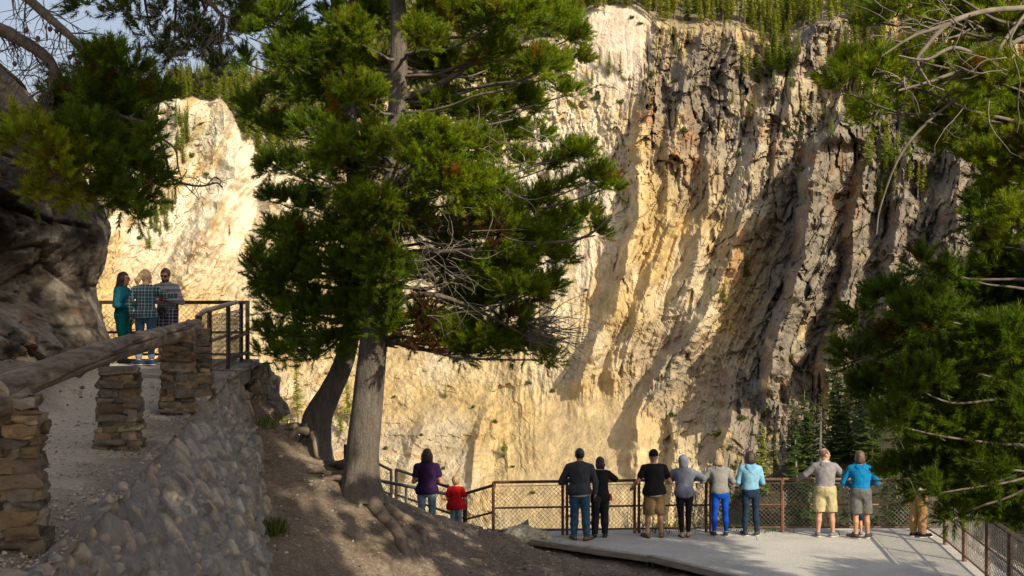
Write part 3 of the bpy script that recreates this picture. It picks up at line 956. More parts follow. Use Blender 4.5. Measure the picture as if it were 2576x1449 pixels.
def snag(px, py, Y, h, lab):
    e = empty('dead_tree', at(px, py, Y), 0, lab, 'tree')
    t = MB(); t.tube([(0, 0, -.5), (.05, 0, h * .5), (.1, 0, h)], [.15, .10, .03], 6)
    t.build('trunk', M_snag, e)
    b = MB()
    for i in range(46):
        z = h * random.uniform(.25, .97); a = random.random() * 6.28; L = random.uniform(.5, 1.7) * (1.1 - z / h)
        b.tube([(0.06, 0, z), (math.cos(a) * L * .6, math.sin(a) * L * .6, z - .1 * L), (math.cos(a) * L, math.sin(a) * L, z - .45 * L)], [.035, .022, .008], 4, False)
    b.build('dead_branches', M_snag, e)


M_snag = simple_mat('dead_wood', (.17, .15, .13), (.09, .08, .07), 3, .9)
snag(2062, 1200, 88, 5.0, 'grey dead tree beyond the fence left of the grey hoodie man')
snag(2170, 1180, 88, 6.0, 'grey dead tree with drooping bare branches behind the man in blue')

# ---- loose gravel and pebbles
pv, pf, pc, n0 = [], [], [], 0
rng = np.random.default_rng(5)
ico = None
t = (1 + 5 ** .5) / 2
iv = np.array([(-1, t, 0), (1, t, 0), (-1, -t, 0), (1, -t, 0), (0, -1, t), (0, 1, t), (0, -1, -t), (0, 1, -t), (t, 0, -1), (t, 0, 1), (-t, 0, -1), (-t, 0, 1)], float) / 1.9
fi = np.array([(0, 11, 5), (0, 5, 1), (0, 1, 7), (0, 7, 10), (0, 10, 11), (1, 5, 9), (5, 11, 4), (11, 10, 2), (10, 7, 6), (7, 1, 8), (3, 9, 4), (3, 4, 2), (3, 2, 6), (3, 6, 8), (3, 8, 9), (4, 9, 5), (2, 4, 11), (6, 2, 10), (8, 6, 7), (9, 8, 1)])


def pebbles(X, Y, Z, smin, smax, pal):
    global n0
    for x, y, z in zip(X, Y, Z):
        s = smin * (smax / smin) ** (rng.random() ** 2.2)
        v = iv * rng.uniform(.65, 1.2, iv.shape) * s * np.array([1, rng.uniform(.6, 1), rng.uniform(.45, .8)])
        a = rng.random() * 6.28; R = np.array([[math.cos(a), -math.sin(a), 0], [math.sin(a), math.cos(a), 0], [0, 0, 1]])
        pv.append(v @ R.T + (x, y, z + s * .12)); pf.append(fi + n0); n0 += 12
        pc.append(np.tile(np.array(pal[rng.integers(len(pal))]) * rng.uniform(.7, 1.2), (12, 1)))


PAL = [(.36, .31, .25), (.27, .22, .18), (.42, .37, .30), (.20, .16, .13), (.33, .25, .20), (.13, .105, .085)]
X = rng.uniform(-5.5, 3.6, 5200); Y = rng.uniform(14.5, 25, 5200)
ok = (X > np.interp(Y, [10, 13.5, 16.6, 19, 21, 22], [-2, -2.6, -3.25, -3.75, -4.3, -4.6])) & (X < np.interp(Y, [15, 18.5, 20.8, 22.4, 24.15, 26], [6, 5.5, 3.66, 2.53, .44, .3]) - .25)
X, Y = X[ok], Y[ok]
pebbles(X, Y, ground_z(X, Y), .007, .05, PAL)
n = 9000
Y = 6.3 + 14 * rng.random(n) ** 1.3; Dd = np.abs(rng.normal(0, .55, n))
X = walltop_x(Y) + .08 - Dd
Z = path_z(Y) - .05 * (1 - sstep(.1, 1.1, Dd))
pebbles(X, Y, Z, .006, .026, PAL)
n = 900
Y = rng.uniform(7, 20, n); X = rng.uniform(-7.5, -5, n); 
xbk = np.interp(Y, [5, 14, 20, 24], [-4.9, -5.5, -6.6, -7.4]); Z = path_z(Y) + .55 * np.clip(xbk - X, 0, None)
pebbles(X, Y, Z, .008, .05, PAL)
tag(mobj('gravel', np.concatenate(pv), np.concatenate(pf), attr_mat('pebbles', .9, 20, .3, 0), None, False, np.concatenate(pc)), 'loose pale gravel and pebbles strewn over the slope and path edge', 'gravel', kind='stuff')
# ---------------------------------------------------------------- rock outcrop on the left
def outcrop():
    zs = [-2.2, -.53, -.04, .37, .72, 1.2, 1.55, 1.89, 2.72, 3.48, 4.0, 4.35, 5.07, 7.0]
    xr = [-6.75, -7.14, -7.30, -7.42, -7.35, -7.14, -7.09, -7.28, -7.8, -8.14, -8.52, -8.9, -9.9, -13]
    na, nz = 330, 300
    A = np.linspace(0, 1, na)[:, None] * np.ones((1, nz)); Zg = np.linspace(-2.2, 7.0, nz)[None, :] * np.ones((na, 1))
    XR = soft(Zg, zs, xr, .10)
    # plan: behind the silhouette -> the silhouette edge -> forward to the left of the camera
    t = A
    bx = np.interp(t, [0, .12, .2, .28, 1], [-1.9, -.55, -.05, 0, -3.9]); by = np.interp(t, [0, .12, .2, .28, 1], [25.5, 23.2, 22.1, 21.4, 11.0])
    fwd = np.clip(1.0 - Zg, 0, 2.5)
    nx, ny = .80, -.60
    bx = bx + fwd * .42 * sstep(.25, .5, t); by = by - fwd * .55 * sstep(.22, .45, t)
    X = XR + bx; Y = by
    over = 1.1 * zone(t, Zg, .48, .55, .16, .55, .6)
    d = (ridged(X * .45, Y * .45 + Zg * .2, Zg * .6, oct=4, seed=70) * .55 + fbm(X * 1.4, Y * 1.4, Zg * 1.6, oct=5, seed=71) * .30 - over)
    u = Y * 1.0
    f1, f2, c = worley2(u * .85 + .5 * vnoise(X, Y, Zg, 3), Zg * 1.15 + .3 * u, 12)
    d = d + (c - .5) * .5 - .22 * (1 - sstep(0, .12, f2 - f1))
    f1b, f2b, cb = worley2(u * 2.6, Zg * 3.4 + .4 * u, 14)
    d = d + (cb - .5) * .16 - .09 * (1 - sstep(0, .12, f2b - f1b)) + fbm(X * 6, Y * 6, Zg * 6, oct=3, seed=73) * .07
    ed = d * (.25 + .75 * sstep(.26, .45, t))
    X = X + nx * ed; Y = Y + ny * ed
    n3 = fbm(X * 1.1, Y * 1.1, Zg * 1.1, oct=4, seed=75); n4 = fbm(X * 4, Y * 4, Zg * 4, oct=4, seed=76)
    C = np.zeros(X.shape + (3,)) + np.array((.25, .21, .165))
    C = mix3(C, (.14, .11, .08), sstep(-.1, .35, n3) * .8)
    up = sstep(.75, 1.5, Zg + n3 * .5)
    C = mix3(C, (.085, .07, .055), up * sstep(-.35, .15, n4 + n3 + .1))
    C = mix3(C, (.03, .028, .026), sstep(.12, .4, n4) * .9)
    C = mix3(C, (.38, .35, .30), sstep(.18, .42, -n4) * (.75 - .3 * up))
    C = mix3(C, (.20, .10, .05), sstep(.34, .55, fbm(X * 2, Y * 2, Zg * 2, oct=3, seed=78)) * .6)
    C = mix3(C, (.04, .035, .03), (1 - sstep(0, .1, f2 - f1)) * .6)
    C *= (.72 - .36 * up)[..., None]  # upper part darkened beyond its stains; deep shade put into the colour
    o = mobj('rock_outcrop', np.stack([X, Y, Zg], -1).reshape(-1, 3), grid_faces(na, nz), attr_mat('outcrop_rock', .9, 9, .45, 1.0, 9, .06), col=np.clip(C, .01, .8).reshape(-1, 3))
    tag(o, 'huge dark stained rock outcrop overhanging the path at the left edge', 'rock')


outcrop()


def boulder(name, cen, r, label, cat, col, seed, n=70, namp=.3, flat=1.0):
    th = np.linspace(0, math.pi, n); ph = np.linspace(0, 2 * math.pi, 2 * n)
    T, Pp = np.meshgrid(th, ph, indexing='ij')
    d = np.stack([np.sin(T) * np.cos(Pp), np.sin(T) * np.sin(Pp), np.cos(T)], -1)
    k = 1 + namp * fbm(d[..., 0] * 1.7 + seed, d[..., 1] * 1.7, d[..., 2] * 1.7, oct=4, seed=seed) + .35 * namp * ridged(d[..., 0] * 3 + seed, d[..., 1] * 3, d[..., 2] * 3, oct=4, seed=seed + 1)
    v = d * k[..., None] * np.asarray(r)
    n4 = fbm(d[..., 0] * 5, d[..., 1] * 5, d[..., 2] * 5, oct=4, seed=seed + 3); n5 = fbm(d[..., 0] * 14, d[..., 1] * 14, d[..., 2] * 14, oct=3, seed=seed + 4)
    C = mix3(np.zeros(d.shape) + np.asarray(col[0]), col[1], sstep(-.2, .3, n4)); C = mix3(C, col[2], sstep(.05, .4, n5 + .4 * n4))
    o = mobj(name, v.reshape(-1, 3), grid_faces(n, 2 * n), attr_mat(name + '_stone', .9, 12, .3, .8, 14, .04), col=C.reshape(-1, 3))
    o.location = cen
    return tag(o, label, cat)


g = at(1318, 1352, 24.75)
boulder('boulder', (g[0], 24.75, -4.47), (.52, .40, .25), 'pale lichen spotted boulder lying at the fence foot beside the timber edging', 'boulder', ((.42, .38, .29), (.52, .48, .38), (.25, .27, .13)), 5, namp=.35)
for c, r, sd, lab in (((-5.05, 23.3, -1.75), (.52, .9, .75), 21, 'dark broken rock ledge holding up the end of the concrete lookout slab'), ((-4.75, 22.5, -1.95), (.34, .55, .42), 25, 'rough tan rock wedged below the lookout slab beside the stone wall'),
                      ((-4.95, 21.4, -1.62), (.38, .7, .40), 29, 'small reddish brown rock pile under the slab corner nearest the wall')):
    boulder('rock', c, r, lab, 'rock', ((.20, .165, .125), (.10, .085, .07), (.36, .27, .17)), sd, namp=.7)

# ---------------------------------------------------------------- retaining wall of mortared stones
def retaining_wall():
    ns, nt_ = 900, 190
    Y = 6.0 + (21.0 - 6.0) * (np.linspace(0, 1, ns) ** 1.25)
    t = np.linspace(0, 1, nt_)
    xb = np.interp(Y, [6, 10, 13.5, 16.6, 19.0, 21.2], [-1.35, -1.9, -2.55, -3.22, -3.72, -4.25])
    zb = np.interp(Y, [6, 10, 13.5, 16.6, 19.0, 21.2], [-5.0, -4.75, -4.3, -3.7, -3.25, -2.6])
    xt = walltop_x(Y); zt = path_z(Y) - .02
    T = t[None, :] * np.ones((ns, 1))
    X = xt[:, None] + (xb - xt)[:, None] * (T + .10 * np.sin(T * math.pi)); Z = zt[:, None] + (zb - zt)[:, None] * T; YY_ = Y[:, None] * np.ones((1, nt_))
    nrm = np.cross(np.stack(np.gradient(X, axis=0)[None] if False else [np.gradient(X, axis=0), np.gradient(YY_, axis=0), np.gradient(Z, axis=0)], -1), np.stack([np.gradient(X, axis=1), np.gradient(YY_, axis=1), np.gradient(Z, axis=1)], -1))
    nrm /= np.linalg.norm(nrm, axis=-1, keepdims=True)
    if nrm[ns // 2, nt_ // 2, 0] < 0: nrm = -nrm
    h = T * np.sqrt((xb - xt) ** 2 + (zb - zt) ** 2)[:, None]
    wx = .35 * fbm(YY_ * 1.6, h * 1.6, oct=2, seed=3); wy = .35 * fbm(YY_ * 1.6, h * 1.6, oct=2, seed=13)
    f1, f2, c = worley2(YY_ * 2.9 + wx, h * 3.8 + wy, 91)
    g = f2 - f1
    small = sstep(.35, .6, fbm(YY_ * .9, h * 1.2, oct=2, seed=17) + .5)
    f1b, f2b, cb = worley2(YY_ * 6.2 + wx, h * 7.6 + wy, 95)
    use = (c < .28)
    g = np.where(use, (f2b - f1b) * .75, g); c = np.where(use, cb, c)
    st = sstep(.13, .40, g + .04 * fbm(YY_ * 9, h * 9, oct=2, seed=23)) * (c > .2)
    d = st * (.024 + .045 * c) + fbm(YY_ * 5, h * 5, oct=5, seed=25) * .014 + fbm(YY_ * 16, h * 16, oct=3, seed=26) * .010 * st + .05 * fbm(YY_ * 1.1, h, oct=2, seed=29)
    P = np.stack([X, YY_, Z], -1) + nrm * d[..., None]
    pal = np.array([(.235, .205, .165), (.19, .17, .145), (.26, .22, .17), (.22, .165, .14), (.165, .155, .14), (.25, .23, .195), (.27, .215, .135), (.20, .185, .16), (.14, .125, .11), (.22, .20, .17)])
    h2 = (c * 977.3) % 1.0
    sc = (.85 + .75 * ((c * 331.7) % 1.0))[..., None] * pal[(h2 * len(pal)).astype(int) % len(pal)] * (1 + .25 * fbm(YY_ * 7, h * 7, oct=4, seed=35))[..., None]
    C = mix3(np.zeros(P.shape) + np.array((.185, .178, .165)), sc, np.zeros(st.shape)) 
    C = C + (sc - C) * (st * .95)[..., None]
    C = mix3(C, (.08, .07, .06), sstep(.3, .55, fbm(YY_ * 2.3, h * 2.3, oct=4, seed=37)) * .55)
    C *= (1 + .2 * fbm(YY_ * 22, h * 22, oct=2, seed=39))[..., None]
    # cap running back under the path edge
    capP = P[:, :1] + np.array([-.35, 0, -.25])
    P = np.concatenate([capP, P], 1); C = np.concatenate([C[:, :1], C], 1)
    # close the far end
    o = mobj('retaining_wall', P.reshape(-1, 3), grid_faces(ns, nt_ + 1), attr_mat('wall_stone', .92, 30, .25, .6, 40, .012), col=np.clip(C, .01, .8).reshape(-1, 3))
    tag(o, 'battered retaining wall of rounded stones set in grey mortar below the path', 'wall')
    e = P[-1]
    inner = e + np.array([-1.2, .35, .0])
    eo = np.concatenate([e, inner]); m = len(e)
    f = np.array([[i, i + 1, m + i + 1, m + i] for i in range(m - 1)])
    mobj('wall_end', eo, f, M_soil, o, False)


retaining_wall()


# ---------------------------------------------------------------- stone pillars under the log rail
def stone_block(rng, cen, size, rz, mb, col):
    n = 5
    u = np.linspace(-1, 1, n)
    faces, vs, k = [], [], 0
    for ax in range(3):
        for sg in (-1, 1):
            A, B = np.meshgrid(u, u, indexing='ij')
            p = np.zeros((n, n, 3)); p[..., ax] = sg; p[..., (ax + 1) % 3] = A; p[..., (ax + 2) % 3] = B
            vs.append(p.reshape(-1, 3)); f = grid_faces(n, n) + k
            faces.append(f if sg > 0 else f[:, ::-1]); k += n * n
    v = np.concatenate(vs)
    r = np.linalg.norm(v, axis=1, keepdims=True)
    v = v * (.80 + .20 / r * 1.2)
    sd = rng.random(3) * 50
    q = v * np.asarray(size) * 5
    v = v * (1 + .42 * fbm(v[:, 0] * 1.1 + sd[0], v[:, 1] * 1.1 + sd[1], v[:, 2] * 1.1 + sd[2], oct=3)[:, None]) * np.asarray(size) / 2
    v += np.stack([fbm(q[:, 0] * 3 + sd[i], q[:, 1] * 3, q[:, 2] * 3, oct=2) for i in range(3)], 1) * .012
    a = rz; R = np.array([[math.cos(a), -math.sin(a), 0], [math.sin(a), math.cos(a), 0], [0, 0, 1]])
    tl = rng.normal(0, .035, 2)
    v[:, 2] += v[:, 0] * tl[0] + v[:, 1] * tl[1]
    cc = np.asarray(col) * (1 + .35 * fbm(q[:, 0] * 2 + sd[0], q[:, 1] * 2, q[:, 2] * 2, oct=3))[:, None]
    mb.add(v @ R.T + np.asarray(cen), np.concatenate(faces), np.clip(cc, .01, .8))


M_pst = attr_mat('pillar_stone', .9, 14, .4, .9, 20, .02)
M_mortar = simple_mat('mortar', (.17, .15, .125), (.11, .095, .08), 12, .95, .6, 40)
PPAL = [(.23, .165, .095), (.245, .175, .10), (.19, .15, .105), (.21, .18, .145), (.16, .135, .11), (.26, .20, .13), (.20, .135, .09), (.12, .105, .09)]


def pillar(px, py, Y, wid, hgt, rz, seed, lab):
    rng = np.random.default_rng(seed)
    b = at(px, py, Y)
    e = empty('stone_pillar', b, rz, lab, 'pillar', 'stone pillars carrying the log rail')
    core = MB(); core.box((0, 0, hgt / 2 - .1), (wid * .8, wid * .8, hgt + .2), jit=.004)
    core.build('core', M_mortar, e, False)
    mb = MB(); z = -.06
    while z < hgt - .03:
        t = z / hgt
        hh = min(rng.uniform(.05, .12), hgt - z + .01)
        w = wid * (1.12 - .2 * t)
        for side in range(4):
            a = side * math.pi / 2
            x = -w / 2 + rng.uniform(-.02, .02)
            end = w / 2
            while x < end - .04:
                L = rng.uniform(.14, .36)
                if end - (x + L) < .09: L = end - x + rng.uniform(-.01, .02)
                cx = x + L / 2; dep = .17
                out = w / 2 - dep / 2 + rng.uniform(-.06, .055)
                cen = np.array([cx * math.cos(a) + out * math.sin(a), cx * math.sin(a) - out * math.cos(a), z + hh / 2])
                nsp = 2 if (hh > .115 and L < .24 and rng.random() < .4) else 1
                for q in range(nsp):
                    h1 = hh / nsp
                    stone_block(rng, cen + np.array([0, 0, (q - (nsp - 1) / 2) * h1]), (L * 1.04, dep, h1 * 1.02), a + rng.normal(0, .05), mb, np.array(PPAL[rng.integers(8)]) * rng.uniform(.5, 1.05))
                x += L
        z += hh * .97
    mb.build('stones', M_pst, e, True, True)
    return e


pillar(15, 1350, 8.25, .42, .92, .25, 1, 'nearest stone pillar of stacked flat tan stones, cut off by the left edge')
pillar(301, 1128, 13.9, .40, .92, .2, 2, 'second nearest stone pillar, wide gap before it, under the middle of the log rail')
pillar(449, 1026, 16.75, .36, .98, .2, 3, 'stone pillar with a lit edge under the end of the log rail')
pillar(497, 990, 18.3, .34, .94, .2, 4, 'farthest stone pillar, half hidden, beside the metal railing corner')

# ---------------------------------------------------------------- log rail
Mlog, nt, b = new_mat('weathered_log')
st = ramp(nt, noise(nt, 5, 6, .65, stretch=(3.0, .28, 3.0)), [(.30, (.03, .022, .016)), (.42, (.13, .098, .07)), (.55, (.24, .185, .135)), (.68, (.30, .24, .18)), (.8, (.10, .075, .055))])
pt = ramp(nt, noise(nt, 2.2, 5, .6), [(.35, (.55, .5, .45)), (.6, (1.1, 1.05, 1))])
nt.links.new(mixc(nt, st, pt, 1.0, 'MULTIPLY'), b.inputs['Base Color']); b.inputs['Roughness'].default_value = .85
bump(nt, b, noise(nt, 9, 6, .65, stretch=(3, .35, 3)), .9, .03)
M_end = simple_mat('log_end', (.34, .27, .19), (.22, .17, .11), 20, .9, .5, 30)


def log(p0, p1, r0, r1, lab, seed):
    d = p1 - p0; L = np.linalg.norm(d); d /= L
    e = empty('log_rail', p0, 0, lab, 'log', 'weathered log rails on the pillars')
    n, m = 220, 72
    t = np.linspace(0, 1, n); ang = np.linspace(0, 2 * math.pi, m, endpoint=False)
    T, Aa = np.meshgrid(t, ang, indexing='ij')
    side = np.cross(d, (0, 0, 1)); side /= np.linalg.norm(side); up = np.cross(side, d)
    R = (r0 + (r1 - r0) * T) * (1 + .07 * fbm(T * L * 1.1, np.cos(Aa), np.sin(Aa), oct=3, seed=seed) + .04 * fbm(T * L * .8, np.cos(Aa) * 4, np.sin(Aa) * 4, oct=3, seed=seed + 1))
    for k in range(12):      # knots and drying cracks
        kt, ka = random.uniform(.03, .97), random.uniform(0, 6.28)
        R += .026 * np.exp(-((T - kt) * L / .07) ** 2 - ((((Aa - ka + math.pi) % (2 * math.pi)) - math.pi) / .35) ** 2)
    for k in range(16):
        ka = random.uniform(0, 6.28); k0 = random.uniform(0, .8); k1 = k0 + random.uniform(.08, .3)
        aa = ka + .5 * (T - k0) + .1 * vnoise(T * 12, T * 0 + k, seed=seed)
        R -= .05 * np.exp(-((((Aa - aa + math.pi) % (2 * math.pi)) - math.pi) / .06) ** 2) * sstep(k0, k0 + .03, T) * (1 - sstep(k1 - .03, k1, T))
    bend = np.sin(T * math.pi * 1.3 + .4) * .05
    P = d * (T * L)[..., None] + side * (np.cos(Aa) * R + bend * .5)[..., None] + up * (np.sin(Aa) * R + bend)[..., None]
    f = grid_faces(n, m); i = np.arange(n - 1)
    wrap = np.stack([i * m + m - 1, (i + 1) * m + m - 1, (i + 1) * m, i * m], -1)
    mobj('wood', P.reshape(-1, 3), np.concatenate([f, wrap])[:, ::-1], Mlog, e)
    for k, nm in ((0, 'cut_end'), (n - 1, 'cut_end')):
        ring = P[k]; cen = ring.mean(0)
        v = np.concatenate([ring, (ring - cen) * .5 + cen + d * (.012 if k else -.012), [cen + d * (.015 if k else -.015)]])
        ff = [np.array([[a, (a + 1) % m, m + (a + 1) % m, m + a] for a in range(m)]), np.array([[m + a, m + (a + 1) % m, 2 * m] for a in range(m)])]
        mobj(nm, v, ff if k else [q[:, ::-1] for q in ff], M_end, e, False)


log(at(-25, 1000, 8.0), at(497, 815, 18.35), .105, .125, 'long weathered log rail climbing over the stone pillars to the lookout', 5)
log(at(-420, 1160, 5.9), at(45, 985, 8.45), .115, .125, 'short end of the nearer log rail at the left edge, on the nearest pillar', 9)

# ---------------------------------------------------------------- concrete lookout slab
M_conc = simple_mat('old_concrete', (.30, .27, .23), (.17, .15, .13), 3.5, .92, .7, 18, c3=(.38, .35, .30))
poly = [(-4.60, 19.75), (-4.70, 21.5), (-4.82, 23.0), (-4.95, 24.25), (-8.6, 24.45), (-8.6, 20.6), (-6.6, 20.4), (-5.2, 19.8)]
zt = [-1.0, -.93, -.87, -.85, -.85, -.88, -.93, -.99]
n = len(poly)
v = [(x, y, z) for (x, y), z in zip(poly, zt)] + [(x, y, z - .30) for (x, y), z in zip(poly, zt)]
fs = [tuple(range(n)), tuple(range(2 * n - 1, n - 1, -1))] + [(i, n + i, n + (i + 1) % n, (i + 1) % n) for i in range(n)]
tag(mobj('lookout_slab', v, [tuple(reversed(f)) if False else f for f in fs], M_conc, None, False), 'grey concrete slab of the upper lookout, its edge exposed above the rocks', 'slab')

# ---------------------------------------------------------------- metal railings with chain link
M_rust = simple_mat('rusty_paint', (.105, .045, .026), (.055, .026, .018), 9, .6, .4, 40, spec=.4, c3=(.18, .075, .035))
M_rustl = simple_mat('sunlit_rusty_pipe', (.17, .08, .05), (.09, .04, .025), 7, .5, .4, 40, spec=.5, c3=(.27, .17, .12))  # lighter rust for the sunlit railings; sun put into the colour
M_dark = simple_mat('dark_brown_steel', (.045, .028, .022), (.025, .017, .014), 8, .6, .3, 40, spec=.4)
M_pipe = simple_mat('pale_worn_pipe', (.42, .33, .22), (.28, .21, .14), 6, .45, .2, 40, spec=.5)
M_gpipe = simple_mat('grey_handrail', (.085, .09, .095), (.05, .052, .055), 6, .5, .2, 40, spec=.5)
M_wire = simple_mat('chain_link_wire', (.20, .15, .105), (.10, .075, .055), 5, .6, 0, spec=.4)


def chainlink(mb, A, B, hlo, hhi, pitch=.088, r=.0030, skip=None, sag=0):
    """woven wire between two floor points; the floor may slope"""
    A, B = np.asarray(A, float), np.asarray(B, float)
    L = np.linalg.norm((B - A)[:2]); dirv = (B - A) / L
    off = np.cross((B - A) / np.linalg.norm(B - A), (0, 0, 1)) 
    H = hhi - hlo
    n = int((L + H) / pitch) + 1
    for sg in (1, -1):
        for i in range(-1, n + 1):
            s0 = i * pitch - (H if sg > 0 else 0)
            # line: s = s0 + h (sg>0) or s = s0 - h
            pts = []
            hs = np.linspace(0, H, max(3, int(H / pitch * 2) + 1))
            ss = s0 + hs if sg > 0 else s0 - hs
            ok = (ss >= -.001) & (ss <= L + .001)
            if ok.sum() < 2: continue
            hs, ss = hs[ok], ss[ok]
            if skip is not None:
                keep = np.array([not skip(a / L, b / H) for a, b in zip(ss, hs)])
            else: keep = np.ones(len(ss), bool)
            wob = .004 * np.sin(ss * 40) * (1 if sg > 0 else -1) + (.02 * vnoise(ss * 2.0, hs * 2.0, seed=3) if sag else 0)
            P = A + dirv * ss[:, None] + np.array([0, 0, 1]) * (hlo + hs)[:, None] + off * wob[:, None]
            run = []
            for p, k in zip(P, keep):
                if k: run.append(p)
                else:
                    if len(run) > 1: mb.tube(run, r, 3, False)
                    run = []
            if len(run) > 1: mb.tube(run, r, 3, False)
    return mb


def part(root, name, mb, mat, smooth=True):
    v, f, c = mb.arrays()
    return mobj(name, local(root, v), f, mat, root, smooth)


def railing(name, pts, label, rail_h, mats, bays, prad=.030, double=True, square=False, holes=None, top_r=.030, group=None, wire_lo=.13, lean=0):
    """pts: floor points of the posts"""
    pts = [np.asarray(p, float) for p in pts]
    root = empty(name, pts[0], 0, label, 'railing', group)
    U = np.array([0, 0, 1.0])
    for i, p in enumerate(pts):
        d = pts[min(i + 1, len(pts) - 1)] - pts[max(i - 1, 0)]; d /= np.linalg.norm(d)
        for k in ((-.045, .045) if (double and 0 < i < len(pts) - 1) else (0,)):
            mb = MB(); q = p + d * k
            if square: mb.beam(q - U * .12, q + U * (rail_h), prad * 2, prad * 2, (d[0], d[1], 0))
            else: mb.tube([q - U * .12, q + U * .5 * rail_h, q + U * rail_h], prad, 10)
            part(root, 'post', mb, mats[0], not square)
    for i in range(len(pts) - 1):
        a, b = pts[i], pts[i + 1]; d = (b - a) / np.linalg.norm(b - a)
        for nm, h, r, m in (('top_rail', rail_h, top_r, mats[1]), ('middle_rail', rail_h * .52, .020, mats[0]), ('bottom_rail', .10, .020, mats[0])):
            mb = MB(); mb.tube([a + U * h + d * .0, (a + b) / 2 + U * h, b + U * h], r, 10)
            part(root, nm, mb, m)
        mb = MB(); chainlink(mb, a, b, wire_lo, rail_h - .07, r=.0050 if mats[0] is M_rustl else .0036, skip=(holes or {}).get(i), sag=i in (holes or {}))
        if i in (holes or {}): pass
        mb.tube([a + U * (rail_h - .075), (a + b) / 2 + U * (rail_h - .08), b + U * (rail_h - .075)], .006, 5)
        part(root, 'chain_link', mb, M_wire if mats[0] is not M_rustl else M_wire2)
    return root


M_wire2 = simple_mat('sunlit_galvanised_wire', (.36, .33, .27), (.20, .17, .13), 5, .5, 0, spec=.5)  # wire of the sunlit railings, brightened in colour for the sun
FZ = DECK_Z


def fp(px, Y, z=FZ): return np.array([(px - CX) / F * Y, Y, z])


railing('railing', [fp(1241, 24.85), fp(1421, 25.0), fp(1602, 25.15), fp(1782, 25.25), fp(1966, 25.3)],
        'rusty brown pipe railing with chain link along the back of the lower deck', 1.08, (M_rust, M_rust), 4)


def hole(s, h):
    return (.30 < s < .46 and h < .93) or (s > .46 and s < .66 and (h < .98) and s < .60) or (s > .95)


railing('railing', [fp(1969, 25.32), fp(2312, 25.3)], 'sunlit end of the back railing with torn chain link, behind the two men at right', 1.08, (M_rustl, M_rustl), 1, holes={0: lambda s, h: (.24 < s < .43) or (.52 < s < .72) or s > .94})
railing('railing', [fp(2326, 25.35), fp(2378, 23.9), fp(2426, 22.3), fp(2484, 20.6), fp(2540, 19.2), fp(2640, 17.0), fp(2790, 14.5)], 'rusty red railing running toward the camera along the right edge', 1.08, (M_rustl, M_rustl), 4, prad=.045, double=False)

# steps railing left of the deck corner: frames falling to a landing and up again behind the big trunk
def frame_panel(name, tops, hs, label, mats, wire=True, group=None):
    root = empty(name, tops[0] - np.array([0, 0, hs]), 0, label, 'railing', group)
    U = np.array([0, 0, 1.0]); a, b = tops
    for p in tops:
        mb = MB(); mb.tube([p - U * (hs + .1), p - U * hs / 2, p + U * .02], .032, 10); part(root, 'post', mb, mats[0])
    for nm, k, r in (('top_rail', 0, .032), ('middle_rail', .5, .022), ('bottom_rail', .92, .022)):
        mb = MB(); mb.tube([a - U * hs * k, (a + b) / 2 - U * hs * k, b - U * hs * k], r, 8); part(root, nm, mb, mats[0])
    mb = MB(); chainlink(mb, a - U * hs, b - U * hs, .1, hs - .06); part(root, 'chain_link', mb, M_wire)
    return root


frame_panel('railing', [at(1241, 1221, 24.9), at(1172, 1241, 25.7)], 1.08, 'short rusty railing panel dipping from the deck corner to the steps landing', (M_rust,))
frame_panel('railing', [at(1168, 1239, 25.7), at(997, 1181, 26.6)], 1.08, 'brown railing panel sloping up the steps behind the woman and boy', (M_dark,))
frame_panel('railing', [at(984, 1183, 26.7), at(938, 1160, 27.2)], 1.08, 'brown railing panel on the steps just right of the big trunk', (M_dark,))
frame_panel('railing', [at(925, 1153, 27.3), at(868, 1120, 28)], 1.08, 'dark upper end of the steps railing left of the big straight trunk', (M_dark,))
hr = empty('handrail', at(933, 1205, 26.3), 0, 'grey pipe handrail on posts running down the steps', 'handrail')
a, b2 = at(925, 1203, 26.3), at(1160, 1250, 25.3)
for nm, dz in (('upper_pipe', 0), ('lower_pipe', -.62)):
    mb = MB(); mb.tube([a + (0, 0, dz), (a + b2) / 2 + (0, 0, dz), b2 + (0, 0, dz)], .035, 10); part(hr, nm, mb, M_gpipe)
for t in (.42, .95):
    p = a + (b2 - a) * t; mb = MB(); mb.tube([p, p - (0, 0, .5), p - (0, 0, 1.1)], .030, 8); part(hr, 'post', mb, M_gpipe)

# railing of the upper lookout
lk = empty('railing', (-5.14, 24.1, -.85), 0, 'dark railing along the back of the upper lookout behind the three people', 'railing')
U = np.array([0, 0, 1.0])
xa, xb_ = -8.05, -5.16
for x in (xa, -7.55, -6.55, xb_):
    mb = MB(); mb.beam((x, 24.15, -.95), (x, 24.15, .27), .06, .06, (1, 0, 0)); part(lk, 'post', mb, M_dark, False)
for nm, z, w in (('top_rail', .255, .075), ('middle_rail', -.33, .05), ('bottom_rail', -.76, .05)):
    mb = MB(); mb.beam((xa - .03, 24.15, z + .004), (xb_ + .03, 24.15, z + .004), w - .004, w - .004); part(lk, nm, mb, M_dark, False)
mb = MB(); chainlink(mb, (xa, 24.15, -.85), (xb_, 24.15, -.85), .1, 1.03, pitch=.10, r=.0032); part(lk, 'chain_link', mb, M_wire)
mb = MB(); ang = np.linspace(0, 2 * math.pi, 25)
mb.tube(np.stack([-7.36 + .055 * np.cos(ang), np.full(25, 24.06), -.28 + .45 * np.sin(ang)], 1), .02, 6, False); part(lk, 'hanging_loop', mb, M_dark)

